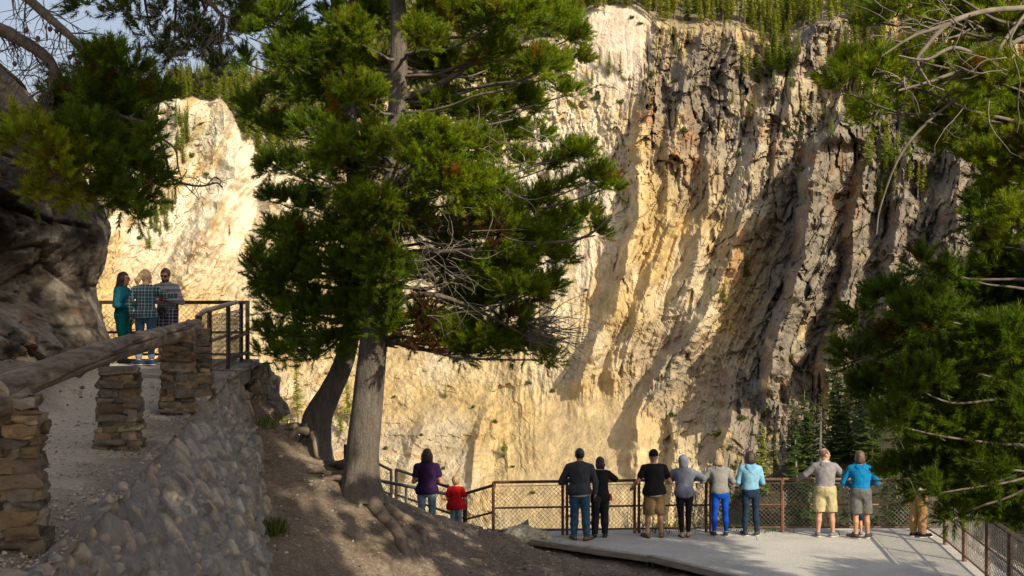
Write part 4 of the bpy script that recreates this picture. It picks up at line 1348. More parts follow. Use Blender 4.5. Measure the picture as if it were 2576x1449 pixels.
rt = empty('railing', (-4.86, 20.0, -1.0), 0, 'railing with pale worn pipe rails on the canyon side of the upper lookout', 'railing')
posts = [at(527, 945, 19.75), at(574, 925, 21.5), at(607, 906, 23.3), at(622, 903, 24.1)]
tops = [at(527, 783, 19.75), at(574, 770, 21.5), at(607, 760, 23.3), at(622, 758, 24.1)]
for i, (p, q) in enumerate(zip(posts, tops)):
    mb = MB(); mb.beam(p - U * .06, q, .062, .062, (1, 0, 0)); part(rt, 'post', mb, M_dark, False)
p0t, p0 = at(501, 797, 19.0), at(501, 940, 19.0)
mb = MB(); mb.tube([p0 - U * .1, (p0 + p0t) / 2, p0t + U * .02], .045, 10); part(rt, 'post', mb, M_dark)
inn = np.array([-.09, -.02, 0])
for nm, k, r, mat in (('top_rail', .0, .042, M_pipe), ('middle_rail', .50, .028, M_pipe), ('bottom_rail', .90, .028, M_pipe)):
    line = [p0t + (p0 - p0t) * k * .98 + inn * .3] + [q + (p - q) * k + inn for p, q in zip(posts[:3], tops[:3])]
    mb = MB(); mb.tube(line, r, 10); part(rt, nm, mb, mat)
for k in (.55, .88):
    mb = MB(); mb.beam(tops[1] + (posts[1] - tops[1]) * k, tops[3] + (posts[3] - tops[3]) * k, .05, .05); part(rt, 'flat_bar', mb, M_dark, False)
for i in range(3):
    a, b2 = ([p0] + posts)[i], ([p0] + posts)[i + 1]
    mb = MB(); chainlink(mb, a, b2, .05, .97, pitch=.075, r=.0032); part(rt, 'chain_link', mb, M_wire)

# ---------------------------------------------------------------- timber edging of the deck
Mtim, nt, b = new_mat('weathered_timber')
nt.links.new(ramp(nt, noise(nt, 6, 6, .65, stretch=(.5, .5, 4)), [(.25, (.12, .095, .07)), (.5, (.30, .255, .20)), (.75, (.40, .35, .28))]), b.inputs['Base Color']); b.inputs['Roughness'].default_value = .9
bump(nt, b, noise(nt, 14, 5, .7, stretch=(.4, .4, 3)), .6, .02)


def timber(a, b, lab, stakes):
    root = empty('timber_edging', a, 0, lab, 'timber', 'timber edging of the lower deck')
    a, b = np.asarray(a, float), np.asarray(b, float)
    n = 40; t = np.linspace(0, 1, n)
    mb = MB(); d = (b - a); L = np.linalg.norm(d); d /= L
    side = np.cross(d, U); side /= np.linalg.norm(side)
    sec = np.array([(-.075, -.055), (.075, -.055), (.082, -.045), (.078, .05), (.06, .06), (-.06, .058), (-.08, .045), (-.082, -.04)])
    V = []
    for i in range(n):
        w = 1 + .06 * vnoise(np.array([t[i] * L * 3]), np.array([a[0]]), seed=4)[0]
        V.append(a + d * t[i] * L + side * (sec[:, :1] * w) + U * (sec[:, 1:] * w + .008 * vnoise(np.array([t[i] * L * 1.3]), np.array([a[1]]), seed=6)[0]))
    V = np.concatenate(V); m = 8; i = np.arange(n - 1)[:, None] * m; j = np.arange(m)[None, :]; k = (j + 1) % m
    f = np.stack([i + j, i + k, i + m + k, i + m + j], -1).reshape(-1, 4)
    me = mobj('beam', local(root, V), [f, tuple(range(m - 1, -1, -1)), tuple(range((n - 1) * m, n * m))], Mtim, root, False)
    for s in stakes:
        p = a + d * s * L - side * .0
        sb = MB(); sb.beam(p - U * .30 + side * .0, p - U * .056, .09, .07, (d[0], d[1], 0)); part(root, 'stake', sb, M_dark, False)


tz = DECK_Z + .03
q0, q1, q2, q3 = [np.array([x, y, tz]) for x, y in ((.40, 24.1), (2.53, 22.35), (3.75, 20.7), (5.5, 18.4))]
timber(q0, q1 - (q1 - q0) * .0, 'weathered timber beam edging the deck from the boulder to the joint', (.16, .28, .97))
timber(q1 + np.array([-.04, .03, .012]), q3 * .35 + q2 * .65, 'split weathered timber beam edging the deck nearer the camera', (.04, .16))
# ---------------------------------------------------------------- big pines
M_needle = leaf_mat('pine_needles', .46, .5)
Mbark, nt, b = new_mat('pine_bark')
st = ramp(nt, noise(nt, 7, 6, .7, stretch=(1.6, 1.6, .35)), [(.25, (.055, .045, .036)), (.5, (.135, .112, .09)), (.75, (.22, .19, .155))])
nt.links.new(mixc(nt, st, ramp(nt, noise(nt, 40, 3, .7), [(.3, (.7,) * 3), (.7, (1.25,) * 3)]), 1.0, 'MULTIPLY'), b.inputs['Base Color']); b.inputs['Roughness'].default_value = .92
bump(nt, b, noise(nt, 16, 6, .7, stretch=(1.5, 1.5, .4)), 1.0, .05)
M_twig = simple_mat('twig_bark', (.17, .14, .11), (.075, .06, .048), 9, .9, .5, 40)
M_deadtwig = simple_mat('grey_dead_twig', (.23, .195, .16), (.13, .11, .09), 7, .9, .3, 40)
M_root = simple_mat('bare_root', (.19, .145, .105), (.10, .075, .055), 5, .85, .7, 18, stretch=(1, 1, 1), c3=(.26, .205, .15))


def shoot_protos(n, L, nl, w, seed):
    out = []
    for k in range(6):
        rng = np.random.default_rng(seed + k)
        V = []
        for i in range(n):
            t = (i + rng.random()) / n
            a = rng.random() * 6.28
            el = .95 - .45 * t + rng.normal(0, .12)           # opening angle from the axis
            d = np.array([math.cos(a) * math.sin(el), math.sin(a) * math.sin(el), math.cos(el)])
            p = np.array([0, 0, t * L])
            s = np.cross(d, rng.normal(size=3)); s /= np.linalg.norm(s)
            ln = nl * rng.uniform(.7, 1.15)
            V += [p - s * w, p + s * w, p + d * ln]
        out.append(np.array(V))
    return out


def rot_to(dirs, rng):
    d = dirs / np.linalg.norm(dirs, axis=1, keepdims=True)
    r = rng.normal(size=d.shape); u = np.cross(d, r); u /= np.linalg.norm(u, axis=1, keepdims=True)
    w = np.cross(d, u)
    return np.stack([u, w, d], 2)


class Crown:
    def __init__(s, protos, seed, tone, bright=(.62, 1.3)):
        s.p = protos; s.rng = np.random.default_rng(seed); s.tone = np.array(tone); s.br = bright
        s.pos, s.dir, s.sc, s.col = [], [], [], []
        s.twigs = MB()

    def tuft(s, c, out, r, n, hue):
        rng = s.rng
        d = rng.normal(size=(n, 3)) * .55 + out
        d /= np.linalg.norm(d, axis=1, keepdims=True)
        s.pos.append(c + d * (r * rng.uniform(.0, .75, (n, 1)))); s.dir.append(d + np.array([0, 0, .25]))
        s.sc.append(rng.uniform(.75, 1.2, n))
        s.col.append(s.tone * hue * rng.uniform(s.br[0], s.br[1], (n, 1)) * np.stack([rng.uniform(.85, 1.25, n), np.ones(n), rng.uniform(.7, 1.3, n)], 1))

    def clump(s, C, R, src, dens=1.0, tr=.26, nsh=11, up=.55, dead=0.02, twig_r=.012, limb=None):
        """fills an ellipsoid with needle tufts, each on a twig from the limb that comes from src"""
        rng = s.rng; C = np.asarray(C, float); R = np.asarray(R, float); src = np.asarray(src, float)
        vol = R[0] * R[2] * 4
        n = max(4, int(dens * vol / (tr * tr) * 2.3))
        axis = C - src; axis /= np.linalg.norm(axis) + 1e-9
        for i in range(n):
            q = rng.normal(size=3); q /= np.linalg.norm(q)
            q = q * rng.uniform(.25, 1.0) ** .6
            if q[2] < -.35 and rng.random() < .5: q[2] *= -.6
            p = C + q * R
            out = q * .8 + axis * .45 + np.array([0, 0, up])
            dd = rng.random() < dead
            hue = np.array([1.15, .5, .9]) if dd else np.array([1, 1, 1.]) * rng.uniform(.65, 1.3)
            s.tuft(p, out, tr, nsh, hue)
            if rng.random() < .25:
                m = C + (p - C) * .35 - axis * R.mean() * .35
                s.twigs.tube([m, (m + p) / 2 + rng.normal(0, .03, 3) - (0, 0, .03), p], [twig_r, twig_r * .75, twig_r * .4], 4, False)

    def mesh(s, name, parent):
        pos = np.concatenate(s.pos); d = np.concatenate(s.dir); sc = np.concatenate(s.sc); col = np.concatenate(s.col)
        R = rot_to(d, s.rng); which = s.rng.integers(len(s.p), size=len(pos))
        VV, CC = [], []
        for k, p in enumerate(s.p):
            m = which == k
            v = np.einsum('sij,nj->sni', R[m], p) * sc[m][:, None, None] + pos[m][:, None, :]
            c = np.repeat(col[m][:, None, :], len(p), 1)
            VV.append(v.reshape(-1, 3)); CC.append(c.reshape(-1, 3))
        v = np.concatenate(VV); c = np.concatenate(CC)
        f = np.arange(len(v)).reshape(-1, 3)
        return mobj(name, local(parent, v), f, M_needle, parent, False, np.clip(c, .003, .6))


def limb_path(a, b, sag=.12, rng=RNG, k=6, wob=.06):
    a, b = np.asarray(a, float), np.asarray(b, float)
    L = np.linalg.norm(b - a); t = np.linspace(0, 1, k)[:, None]
    p = a + (b - a) * t + np.array([0, 0, 1.]) * (np.sin(t * math.pi) * sag * L * -.5)
    p[1:-1] += rng.normal(0, wob * L / 4, (k - 2, 3))
    return catmull(p, 4)


def dead_twigs(mb, src, n, L, dirb, rng, r=.010, curl=.35, sub=2):
    for i in range(n):
        d = rng.normal(size=3) * .6 + dirb; d /= np.linalg.norm(d)
        p = np.array(src(rng), float); l = L * rng.uniform(.4, 1.1); pts = [p]
        for k in range(6):
            d = d + rng.normal(size=3) * curl * .5 + np.array([0, 0, -.06]); d /= np.linalg.norm(d)
            pts.append(pts[-1] + d * l / 6)
        rr = r * rng.uniform(.6, 1.2)
        mb.tube(pts, np.linspace(rr, rr * .3, 7), 4, False)
        for q in range(rng.integers(0, sub + 1)):
            j = rng.integers(2, 6); dd = d + rng.normal(size=3) * .7; dd /= np.linalg.norm(dd)
            mb.tube([pts[j], pts[j] + dd * l * .16 + rng.normal(size=3) * .02, pts[j] + dd * l * .32], [rr * .55, rr * .4, rr * .2], 3, False)


def trunk_mesh(root, pts, rads, n=22, name='trunk', seed=1, flare=True):
    p = catmull(pts, 10); r = np.interp(np.linspace(0, 1, len(p)), np.linspace(0, 1, len(rads)), rads)
    p = np.asarray(p)
    t = np.gradient(p, axis=0); t /= np.linalg.norm(t, axis=1, keepdims=True)
    u = np.cross(t, (0, 1, 0)); u /= np.linalg.norm(u, axis=1, keepdims=True); w = np.cross(t, u)
    ang = np.linspace(0, 2 * math.pi, n * 2, endpoint=False)
    L = np.concatenate([[0], np.cumsum(np.linalg.norm(np.diff(p, axis=0), axis=1))])
    LL, AA = np.meshgrid(L, ang, indexing='ij')
    fl = np.exp(-LL / .35) if flare else 0 * LL
    R = r[:, None] * (1 + .07 * fbm(LL * 1.2, np.cos(AA) * 1.5, np.sin(AA) * 1.5, oct=4, seed=seed) + .03 * fbm(LL * 5, np.cos(AA) * 5, np.sin(AA) * 5, oct=3, seed=seed + 3)
                      + fl * (.22 + .35 * np.clip(np.cos(AA * 3 + seed), 0, 1) ** 2))
    P = p[:, None] + u[:, None] * (np.cos(AA) * R)[..., None] + w[:, None] * (np.sin(AA) * R)[..., None]
    m = n * 2; f = grid_faces(len(p), m); i = np.arange(len(p) - 1)
    wrap = np.stack([i * m + m - 1, (i + 1) * m + m - 1, (i + 1) * m, i * m], -1)
    return mobj(name, local(root, P.reshape(-1, 3)), np.concatenate([f, wrap])[:, ::-1], Mbark, root)


S_MID = shoot_protos(46, .17, .085, .0060, 200)
S_NEAR = shoot_protos(56, .15, .078, .0042, 300)
S_COARSE = shoot_protos(26, .36, .18, .016, 400)


def clumps_to(crown, lst, Y0, trunk_at, limbs, rng, dens=1.0, tr=.26, nsh=11, spread=1.5, dead=.02, limb_r=.035, up=.55):
    for c in lst:
        cx, cy, rx, ry = c[:4]; dY = c[4] if len(c) > 4 else rng.uniform(-spread, spread)
        dn = c[5] if len(c) > 5 else 1.0
        Y = Y0 + dY; C = at(cx, cy, Y)
        R = np.array([rx, (rx + ry) / 2 * 1.05, ry]) / F * Y
        R = np.maximum(R * .62, R - tr * .5)
        src = trunk_at(C)
        path = limb_path(src, C, .10, rng)
        if limbs is not None: limbs.tube(path, np.linspace(limb_r, limb_r * .35, len(path)), 6, False)
        crown.clump(C, R, src, dens * dn, tr, nsh, up, dead)


# ---- the pair in the middle
rng = np.random.default_rng(77)
Yt = 21.0
tp = [at(903, 1262, 20.95), at(910, 1160, Yt), at(926, 1000, Yt), at(938, 880, Yt), at(948, 780, Yt), at(970, 620, Yt), at(990, 460, Yt), at(1000, 260, Yt), at(1003, 60, Yt), at(985, -160, Yt), at(985, -420, Yt), at(990, -640, Yt)]
tr_ = [.315, .275, .255, .24, .23, .21, .185, .155, .14, .11, .07, .02]
pine = empty('pine_tree', tp[0], 0, 'big pine with a straight pale grey trunk and dense crown, roots bared on the slope', 'tree')
trunk_mesh(pine, tp, tr_, seed=3)


def trunk_fn(pts, lift=.55):
    q = np.array(pts)
    def f(C):
        z = min(max(C[2] - lift * abs(C[0] - np.interp(C[2], q[:, 2], q[:, 0])) * .35, q[1, 2] + 2.1), q[-1, 2])
        return np.array([np.interp(z, q[:, 2], q[:, 0]), np.interp(z, q[:, 2], q[:, 1]), z])
    return f


right_list = [(1080, 55, 80, 60), (1180, 45, 95, 65), (1290, 45, 95, 55), (1395, 55, 65, 55), (1440, 95, 34, 45), (1150, 175, 110, 50), (1275, 165, 85, 52), (1375, 165, 62, 50), (1425, 240, 36, 34, 0, .8),
              (1040, 170, 70, 60, 1.6), (950, 40, 70, 60, 1.2), (900, 170, 80, 55, .9), (1090, 275, 90, 50), (1215, 285, 78, 45), (1325, 265, 58, 42), (1075, 360, 105, 62, -1.5), (1180, 378, 85, 60, -.8), (1275, 345, 56, 40),
              (1130, 470, 105, 70, -1.4), (1230, 480, 75, 52, -.6), (1300, 420, 50, 34), (1372, 425, 36, 20, 0, .8), (1250, 565, 85, 62, -.7), (1340, 520, 55, 50), (1445, 395, 62, 42, -.3), (1500, 450, 50, 40, -.3),
              (1530, 472, 30, 28, -.3), (1478, 540, 42, 28, 0, .9), (1400, 478, 46, 34), (1420, 560, 48, 44), (1498, 592, 22, 16, 0, .8), (1330, 620, 74, 62), (1262, 668, 76, 60), (1395, 650, 46, 40), (1180, 560, 80, 70, 1.3),
              (1190, 690, 80, 80, 1.5), (1300, 742, 78, 55), (1375, 725, 46, 38), (1228, 765, 75, 52, .4), (1130, 832, 85, 42, -.3), (1220, 855, 88, 42, -.3), (1310, 882, 78, 40), (1376, 905, 36, 28), (1155, 885, 75, 34, .4),
              (1050, 815, 55, 44, -.4), (1000, 875, 34, 30, .5), (1440, 160, 28, 30, 0, .8), (1350, 350, 26, 20, 0, .7), (1260, 250, 60, 50, 1.2), (1370, 590, 40, 50), (1290, 810, 60, 40), (1020, 480, 60, 60, 1.5), (1080, 160, 60, 60, 1.2),
              (1060, -60, 110, 60), (1220, -70, 120, 60), (1360, -50, 80, 50), (940, -90, 110, 60), (1000, -200, 160, 80), (1150, -220, 150, 80), (1000, -340, 150, 80), (990, -480, 110, 80), (990, -590, 60, 60),
              (900, 240, 70, 55, -1.4), (860, 385, 78, 55, -1.4), (940, 370, 66, 48, -1.5), (960, 525, 58, 52, -1.5), (900, 520, 66, 54, -1.2), (1045, 425, 66, 52, -1.6), (1050, 560, 54, 46, -.8), (1070, 95, 60, 46, -1.2),
              (1090, 690, 66, 48, .6), (880, 90, 70, 60, -1.2), (1120, 620, 60, 60, .9), (1350, 180, 50, 40), (1240, 130, 60, 40, -.6), (1160, 760, 70, 40, .4)]
limbs = MB(); cr = Crown(S_MID, 5, (.175, .235, .014))
clumps_to(cr, right_list, Yt, trunk_fn(tp), limbs, rng, dens=2.0, tr=.24, nsh=12, spread=1.4, dead=.03)
for path, r in (([at(1003, 250, Yt), at(1100, 215, Yt - .2), at(1180, 160, Yt - .3), at(1260, 60, Yt - .4), at(1330, 40, Yt - .4)], .07), ([at(985, 480, Yt), at(1120, 330, Yt - .9), at(1200, 320, Yt - 1), at(1290, 300, Yt - .9)], .04),
                ([at(965, 640, Yt), at(1180, 630, Yt - .8), at(1330, 615, Yt - .8), at(1460, 600, Yt - .7), at(1540, 545, Yt - .6)], .05), ([at(950, 780, Yt), at(1060, 740, Yt - .6), at(1180, 770, Yt - .6), at(1330, 850, Yt - .5)], .06)):
    pp = catmull(path, 6); limbs.tube(pp, np.linspace(r, r * .3, len(pp)), 8, False)
limbs.build('limbs', M_twig, None); limbs_o = bpy.context.scene.objects['limbs']; limbs_o.parent = pine; limbs_o.data.transform(Matrix.Translation(-Vector(pine.location)))
cr.twigs.add(*[np.zeros((3, 3)), np.array([[0, 1, 2]])]) if not cr.twigs.v else None
part(pine, 'twigs', cr.twigs, M_twig)
cr.mesh('crown', pine)
dt = MB()
dead_twigs(dt, lambda g: at(g.uniform(985, 1150), g.uniform(430, 800), Yt - g.uniform(.2, 1.2)), 60, 1.1, np.array([.45, -.35, -.1]), rng, .008, .55)
dead_twigs(dt, lambda g: at(g.uniform(1010, 1180), g.uniform(600, 720), Yt - g.uniform(1.0, 1.7)), 30, 1.0, np.array([.8, -.3, .05]), rng, .008, .5)
dead_twigs(dt, lambda g: at(g.uniform(1320, 1370), g.uniform(800, 860), Yt - .6 + g.normal() * .2), 90, 1.1, np.array([1.0, 0, -.02]), rng, .009, .28)
dead_twigs(dt, lambda g: at(g.uniform(1150, 1320), g.uniform(300, 600), Yt - g.uniform(.6, 1.5)), 50, .9, np.array([.6, -.3, .05]), rng, .009, .4)
dead_twigs(dt, lambda g: at(g.uniform(850, 990), g.uniform(300, 560), Yt - g.uniform(.2, 1.2)), 40, 1.0, np.array([-.7, -.3, -.1]), rng, .009, .4)
part(pine, 'dead_branches', dt, M_deadtwig)
# brown dead sprays hanging inside the crown
db = Crown(S_MID, 9, (.085, .042, .018))
for cx, cy, rx, ry, dy in ((1050, 840, 18, 20, -.9), (1080, 770, 20, 16, -.7), (1080, 880, 14, 12, -.6), (930, 720, 60, 40, .3), (1210, 400, 26, 18, -.8), (900, 560, 70, 40, .4), (1250, 600, 22, 20, -1.2), (1200, 520, 20, 40, .2), (1000, 560, 60, 50, .5)):
    db.clump(at(cx, cy, Yt + dy), np.array([rx, rx, ry]) / F * Yt, at(980, cy, Yt), 1.0, .2, 8, .1, 0)
db.mesh('dead_needles', pine)

Yl = 22.4
lp = [at(782, 1165, 22.3), at(792, 1110, Yl), at(800, 1050, Yl), at(832, 985, Yl), at(862, 920, Yl), at(880, 850, Yl), at(893, 760, Yl), at(900, 600, Yl + .2), at(890, 400, Yl + .3), at(860, 150, Yl + .4), at(840, -60, Yl + .4), at(830, -250, Yl + .4), at(830, -380, Yl + .4)]
lr = [.34, .27, .26, .20, .18, .17, .165, .18, .15, .12, .09, .05, .02]
pine2 = empty('pine_tree', lp[0], 0, 'dark leaning pine with a curved trunk behind the big straight one', 'tree')
trunk_mesh(pine2, lp, lr, seed=8)
left_list = [(690, 55, 75, 60), (628, 95, 34, 60), (765, 125, 75, 70), (880, 55, 85, 60), (800, 230, 80, 50), (705, 235, 58, 38), (645, 272, 50, 36), (705, 330, 70, 42), (800, 330, 80, 50), (900, 295, 75, 52), (690, 415, 42, 34), (765, 430, 75, 45),
             (870, 430, 75, 52), (700, 510, 46, 36), (790, 520, 75, 45), (690, 590, 36, 36), (765, 600, 75, 52), (860, 600, 75, 52, -1.2), (665, 680, 42, 48), (750, 700, 80, 62, -.8), (850, 690, 85, 62, -1.4), (950, 650, 72, 75, -2.6), (1000, 690, 48, 52, -2.5),
             (985, 570, 34, 44, -2.5), (690, 765, 52, 50), (780, 790, 85, 60, -.9), (880, 790, 75, 55, -1.2), (965, 765, 72, 52, -2.2), (685, 842, 44, 40), (745, 868, 66, 36), (825, 868, 56, 32), (900, 850, 40, 36, -.6), (650, 640, 24, 24), (960, 820, 50, 34, -2.0),
             (720, 150, 60, 50), (840, 150, 60, 60), (620, 160, 20, 40), (720, 900, 40, 22), (780, 905, 40, 20), (670, 890, 26, 20), (930, 420, 60, 50), (700, -40, 90, 50), (840, -60, 100, 50), (780, -150, 120, 60), (840, -250, 90, 60), (830, -340, 60, 50), (740, 650, 50, 40, -1.2), (700, 720, 60, 40, -1)]
limbs = MB(); cr = Crown(S_MID, 6, (.135, .20, .016))
clumps_to(cr, left_list, Yl, trunk_fn(lp), limbs, rng, dens=2.0, tr=.25, nsh=12, spread=1.3, dead=.03)
part(pine2, 'limbs', limbs, M_twig); part(pine2, 'twigs', cr.twigs, M_twig); cr.mesh('crown', pine2)


# ---- bared roots
def root_tube(root, pxs, rads, seed, lift=.5, name='root'):
    if seed in (3, 5, 15): rads = [q * 1.4 for q in rads]
    pts = []
    for i, q in enumerate(pxs):
        g = on_ground(q[0], q[1]) if len(q) == 2 else at(*q)
        if len(q) == 2: g = g + np.array([0, 0, rads[i] * lift])
        pts.append(g)
    p = catmull(pts, 10); r = np.interp(np.linspace(0, 1, len(p)), np.linspace(0, 1, len(rads)), rads)
    p = p + np.stack([fbm(np.arange(len(p)) * .35 + seed, np.full(len(p), float(k)), oct=2, seed=seed) for k in range(3)], 1) * .022
    mb = MB(); n = 16
    r = r * .72 * (1 + .05 * vnoise(np.arange(len(p)) * .35, np.full(len(p), seed * 1.0)))
    mb.tube(p, r, n, True)
    return part(root, name, mb, M_root)


root_tube(pine, [(905, 1180, 20.9), (912, 1235), (935, 1275), (965, 1310), (995, 1345), (1012, 1385), (1030, 1412)], [.17, .15, .13, .115, .095, .085, .02], 3)
root_tube(pine, [(920, 1200, 20.85), (945, 1265), (985, 1300), (1030, 1320), (1062, 1342), (1068, 1378), (1075, 1395)], [.12, .11, .095, .085, .075, .05, .015], 5)
root_tube(pine, [(890, 1190, 20.9), (893, 1240), (905, 1265), (902, 1295)], [.14, .11, .07, .02], 7)
root_tube(pine, [(890, 1165, 21.0), (850, 1172), (800, 1165), (760, 1158), (748, 1165)], [.17, .12, .09, .075, .03], 9, .1)
root_tube(pine, [(880, 1190, 20.95), (840, 1195), (800, 1185), (775, 1190), (760, 1205)], [.12, .08, .06, .045, .02], 11, .1)
root_tube(pine, [(870, 1200, 20.95), (820, 1205), (800, 1230), (780, 1245)], [.08, .055, .04, .015], 13, .1)
root_tube(pine, [(1000, 1340), (1040, 1362), (1055, 1400), (1075, 1430)], [.05, .05, .04, .015], 15)
root_tube(pine2, [(775, 1085, 22.1), (745, 1085, 22.0), (728, 1110, 21.9), (745, 1138, 21.7), (752, 1155, 21.5), (735, 1180, 21.3)], [.12, .075, .065, .065, .055, .02], 17)
root_tube(pine2, [(728, 1110, 21.9), (718, 1118, 21.8), (712, 1128, 21.8)], [.05, .035, .015], 19)
root_tube(pine2, [(788, 1090, 22.0), (795, 1125, 21.8), (805, 1155, 21.7), (840, 1158, 21.6)], [.10, .075, .065, .02], 21)
root_tube(pine2, [(770, 1075, 22.4), (720, 1072, 22.4), (680, 1078, 22.5)], [.12, .09, .05], 23)

# ---- the pine leaning in from the left
Yn = 12.6
rng = np.random.default_rng(31)
np_ = [at(-900, 700, Yn + 1), at(-700, 420, Yn + .6), at(-520, 150, Yn + .4), at(-420, -150, Yn + .2), at(-380, -420, Yn), at(-360, -700, Yn)]
pine3 = empty('pine_tree', np_[0], 0, 'pine reaching in from the left edge with cones and a hanging bare branch', 'tree')
trunk_mesh(pine3, np_, [.30, .26, .22, .18, .12, .03], seed=5, flare=False)
limbs = MB()
main = [([at(-470, 20, Yn), at(-250, 40, Yn), at(-40, 62, Yn), at(50, 100, Yn), at(112, 140, Yn), at(135, 180, Yn), at(125, 260, Yn), at(120, 310, Yn), at(150, 380, Yn)], .085),
        ([at(-430, -120, Yn), at(-150, -90, Yn - .3), at(40, -20, Yn - .3), at(130, 50, Yn - .3), at(210, 120, Yn - .3), at(300, 180, Yn - .2)], .07),
        ([at(-430, -180, Yn), at(0, -160, Yn), at(300, -90, Yn), at(480, -30, Yn), at(560, 40, Yn)], .06),
        ([at(120, 200, Yn), at(200, 240, Yn), at(300, 290, Yn), at(388, 312, Yn)], .04), ([at(125, 280, Yn), at(90, 330, Yn), at(70, 360, Yn)], .03), ([at(130, 300, Yn), at(200, 420, Yn), at(300, 480, Yn)], .04)]
for pth, r in main:
    pp = catmull(pth, 6); limbs.tube(pp, np.linspace(r, r * .35, len(pp)), 9, False, jit=.05)
anchor = np.concatenate([catmull(p, 4) for p, _ in main])


def near_limb(C): return anchor[np.argmin(np.linalg.norm(anchor - C, axis=1))]


la = [(195, 180, 60, 46), (275, 165, 70, 50), (335, 190, 52, 42), (180, 255, 62, 50), (270, 258, 82, 58), (352, 262, 52, 50), (402, 250, 26, 22), (225, 345, 85, 52), (312, 350, 82, 52), (380, 345, 30, 40), (255, 430, 85, 52), (335, 432, 60, 42),
      (290, 498, 72, 42), (352, 500, 44, 32), (338, 548, 38, 22), (235, 480, 50, 30, .3), (360, 390, 40, 34), (150, 330, 46, 50), (310, 300, 70, 50, .5), (380, 460, 24, 20), (250, 300, 80, 60, .4), (290, 400, 80, 50, .5)]
lb = [(72, 318, 34, 24), (55, 358, 32, 24), (118, 395, 44, 40), (160, 455, 44, 32), (98, 505, 30, 26), (145, 420, 30, 30), (190, 500, 30, 24), (100, 350, 40, 24), (175, 400, 40, 40)]
lc = [(225, 10, 46, 34), (330, 25, 56, 36), (435, 35, 56, 42), (520, 30, 56, 50), (560, 95, 42, 34), (500, 130, 36, 24), (430, 128, 36, 28), (556, 185, 16, 34), (590, 40, 30, 60), (470, 90, 46, 30), (380, 80, 40, 30), (290, -40, 80, 40), (450, -50, 90, 40)]
cr = Crown(S_NEAR, 21, (.12, .18, .014))
clumps_to(cr, la, Yn, near_limb, limbs, rng, dens=1.45, tr=.155, nsh=11, spread=.5, dead=.03, limb_r=.02)
cy_ = Crown(S_NEAR, 22, (.24, .27, .02));  # sunlit look of these yellow sprays put into a brighter needle colour
clumps_to(cy_, lb, Yn - .5, near_limb, limbs, rng, dens=1.1, tr=.15, nsh=10, spread=.3, dead=.06, limb_r=.016)
cd = Crown(S_NEAR, 23, (.09, .13, .016))
clumps_to(cd, lc, Yn + .4, near_limb, limbs, rng, dens=.62, tr=.15, nsh=9, spread=.5, dead=.05, limb_r=.018)
for c in (cy_, cd):
    cr.pos += c.pos; cr.dir += c.dir; cr.sc += c.sc; cr.col += c.col
    v, f, _ = c.twigs.arrays(); cr.twigs.add(v, f[0])
hang = [([at(380, 305, Yn), at(402, 350, Yn), at(418, 400, Yn), at(428, 440, Yn), at(455, 460, Yn), at(505, 468, Yn), at(545, 460, Yn), at(560, 472, Yn)], .017), ([at(402, 345, Yn), at(440, 375, Yn), at(448, 420, Yn), at(458, 452, Yn)], .012),
        ([at(430, 440, Yn), at(440, 470, Yn), at(440, 500, Yn)], .009), ([at(455, 455, Yn), at(480, 480, Yn), at(498, 498, Yn)], .008), ([at(440, 445, Yn), at(420, 462, Yn), at(424, 480, Yn)], .007), ([at(520, 466, Yn), at(540, 446, Yn), at(556, 456, Yn), at(548, 470, Yn)], .008), ([at(448, 462, Yn), at(470, 430, Yn), at(462, 425, Yn)], .007)]
for pth, r in hang:
    pp = catmull(pth, 5); limbs.tube(pp, np.linspace(r, r * .5, len(pp)), 6, True, jit=.06)
dead_twigs(limbs, lambda g: at(g.uniform(430, 545), g.uniform(440, 470), Yn), 26, .22, np.array([.2, 0, -.4]), rng, .005, .6)
dead_twigs(limbs, lambda g: near_limb(at(g.uniform(-40, 260), g.uniform(-30, 130), Yn)) + g.normal(0, .02, 3), 95, .75, np.array([.25, 0, -.75]), rng, .0075, .45, 3)
dead_twigs(limbs, lambda g: at(g.uniform(110, 150), g.uniform(190, 400), Yn - .1), 40, .5, np.array([-.3, -.2, -.5]), rng, .009, .5, 2)
dead_twigs(limbs, lambda g: at(g.uniform(350, 600), g.uniform(-10, 130), Yn), 60, .45, np.array([.1, 0, -.5]), rng, .006, .5, 2)
part(pine3, 'limbs', limbs, M_twig); part(pine3, 'twigs', cr.twigs, M_twig); cr.mesh('crown', pine3)
for k in range(26):          # cones
    px, py = (random.uniform(20, 200), random.uniform(60, 170)) if k < 9 else (random.uniform(420, 600), random.uniform(90, 220))
    c = at(px, py, Yn + random.uniform(-.3, .3)); mb = MB()
    mb.tube([c + (0, 0, .03), c + (0, 0, .015), c, c - (0, 0, .02), c - (0, 0, .028)], [.008, .022, .026, .018, .004], 7)
    part(pine3, 'cone', mb, M_twig)

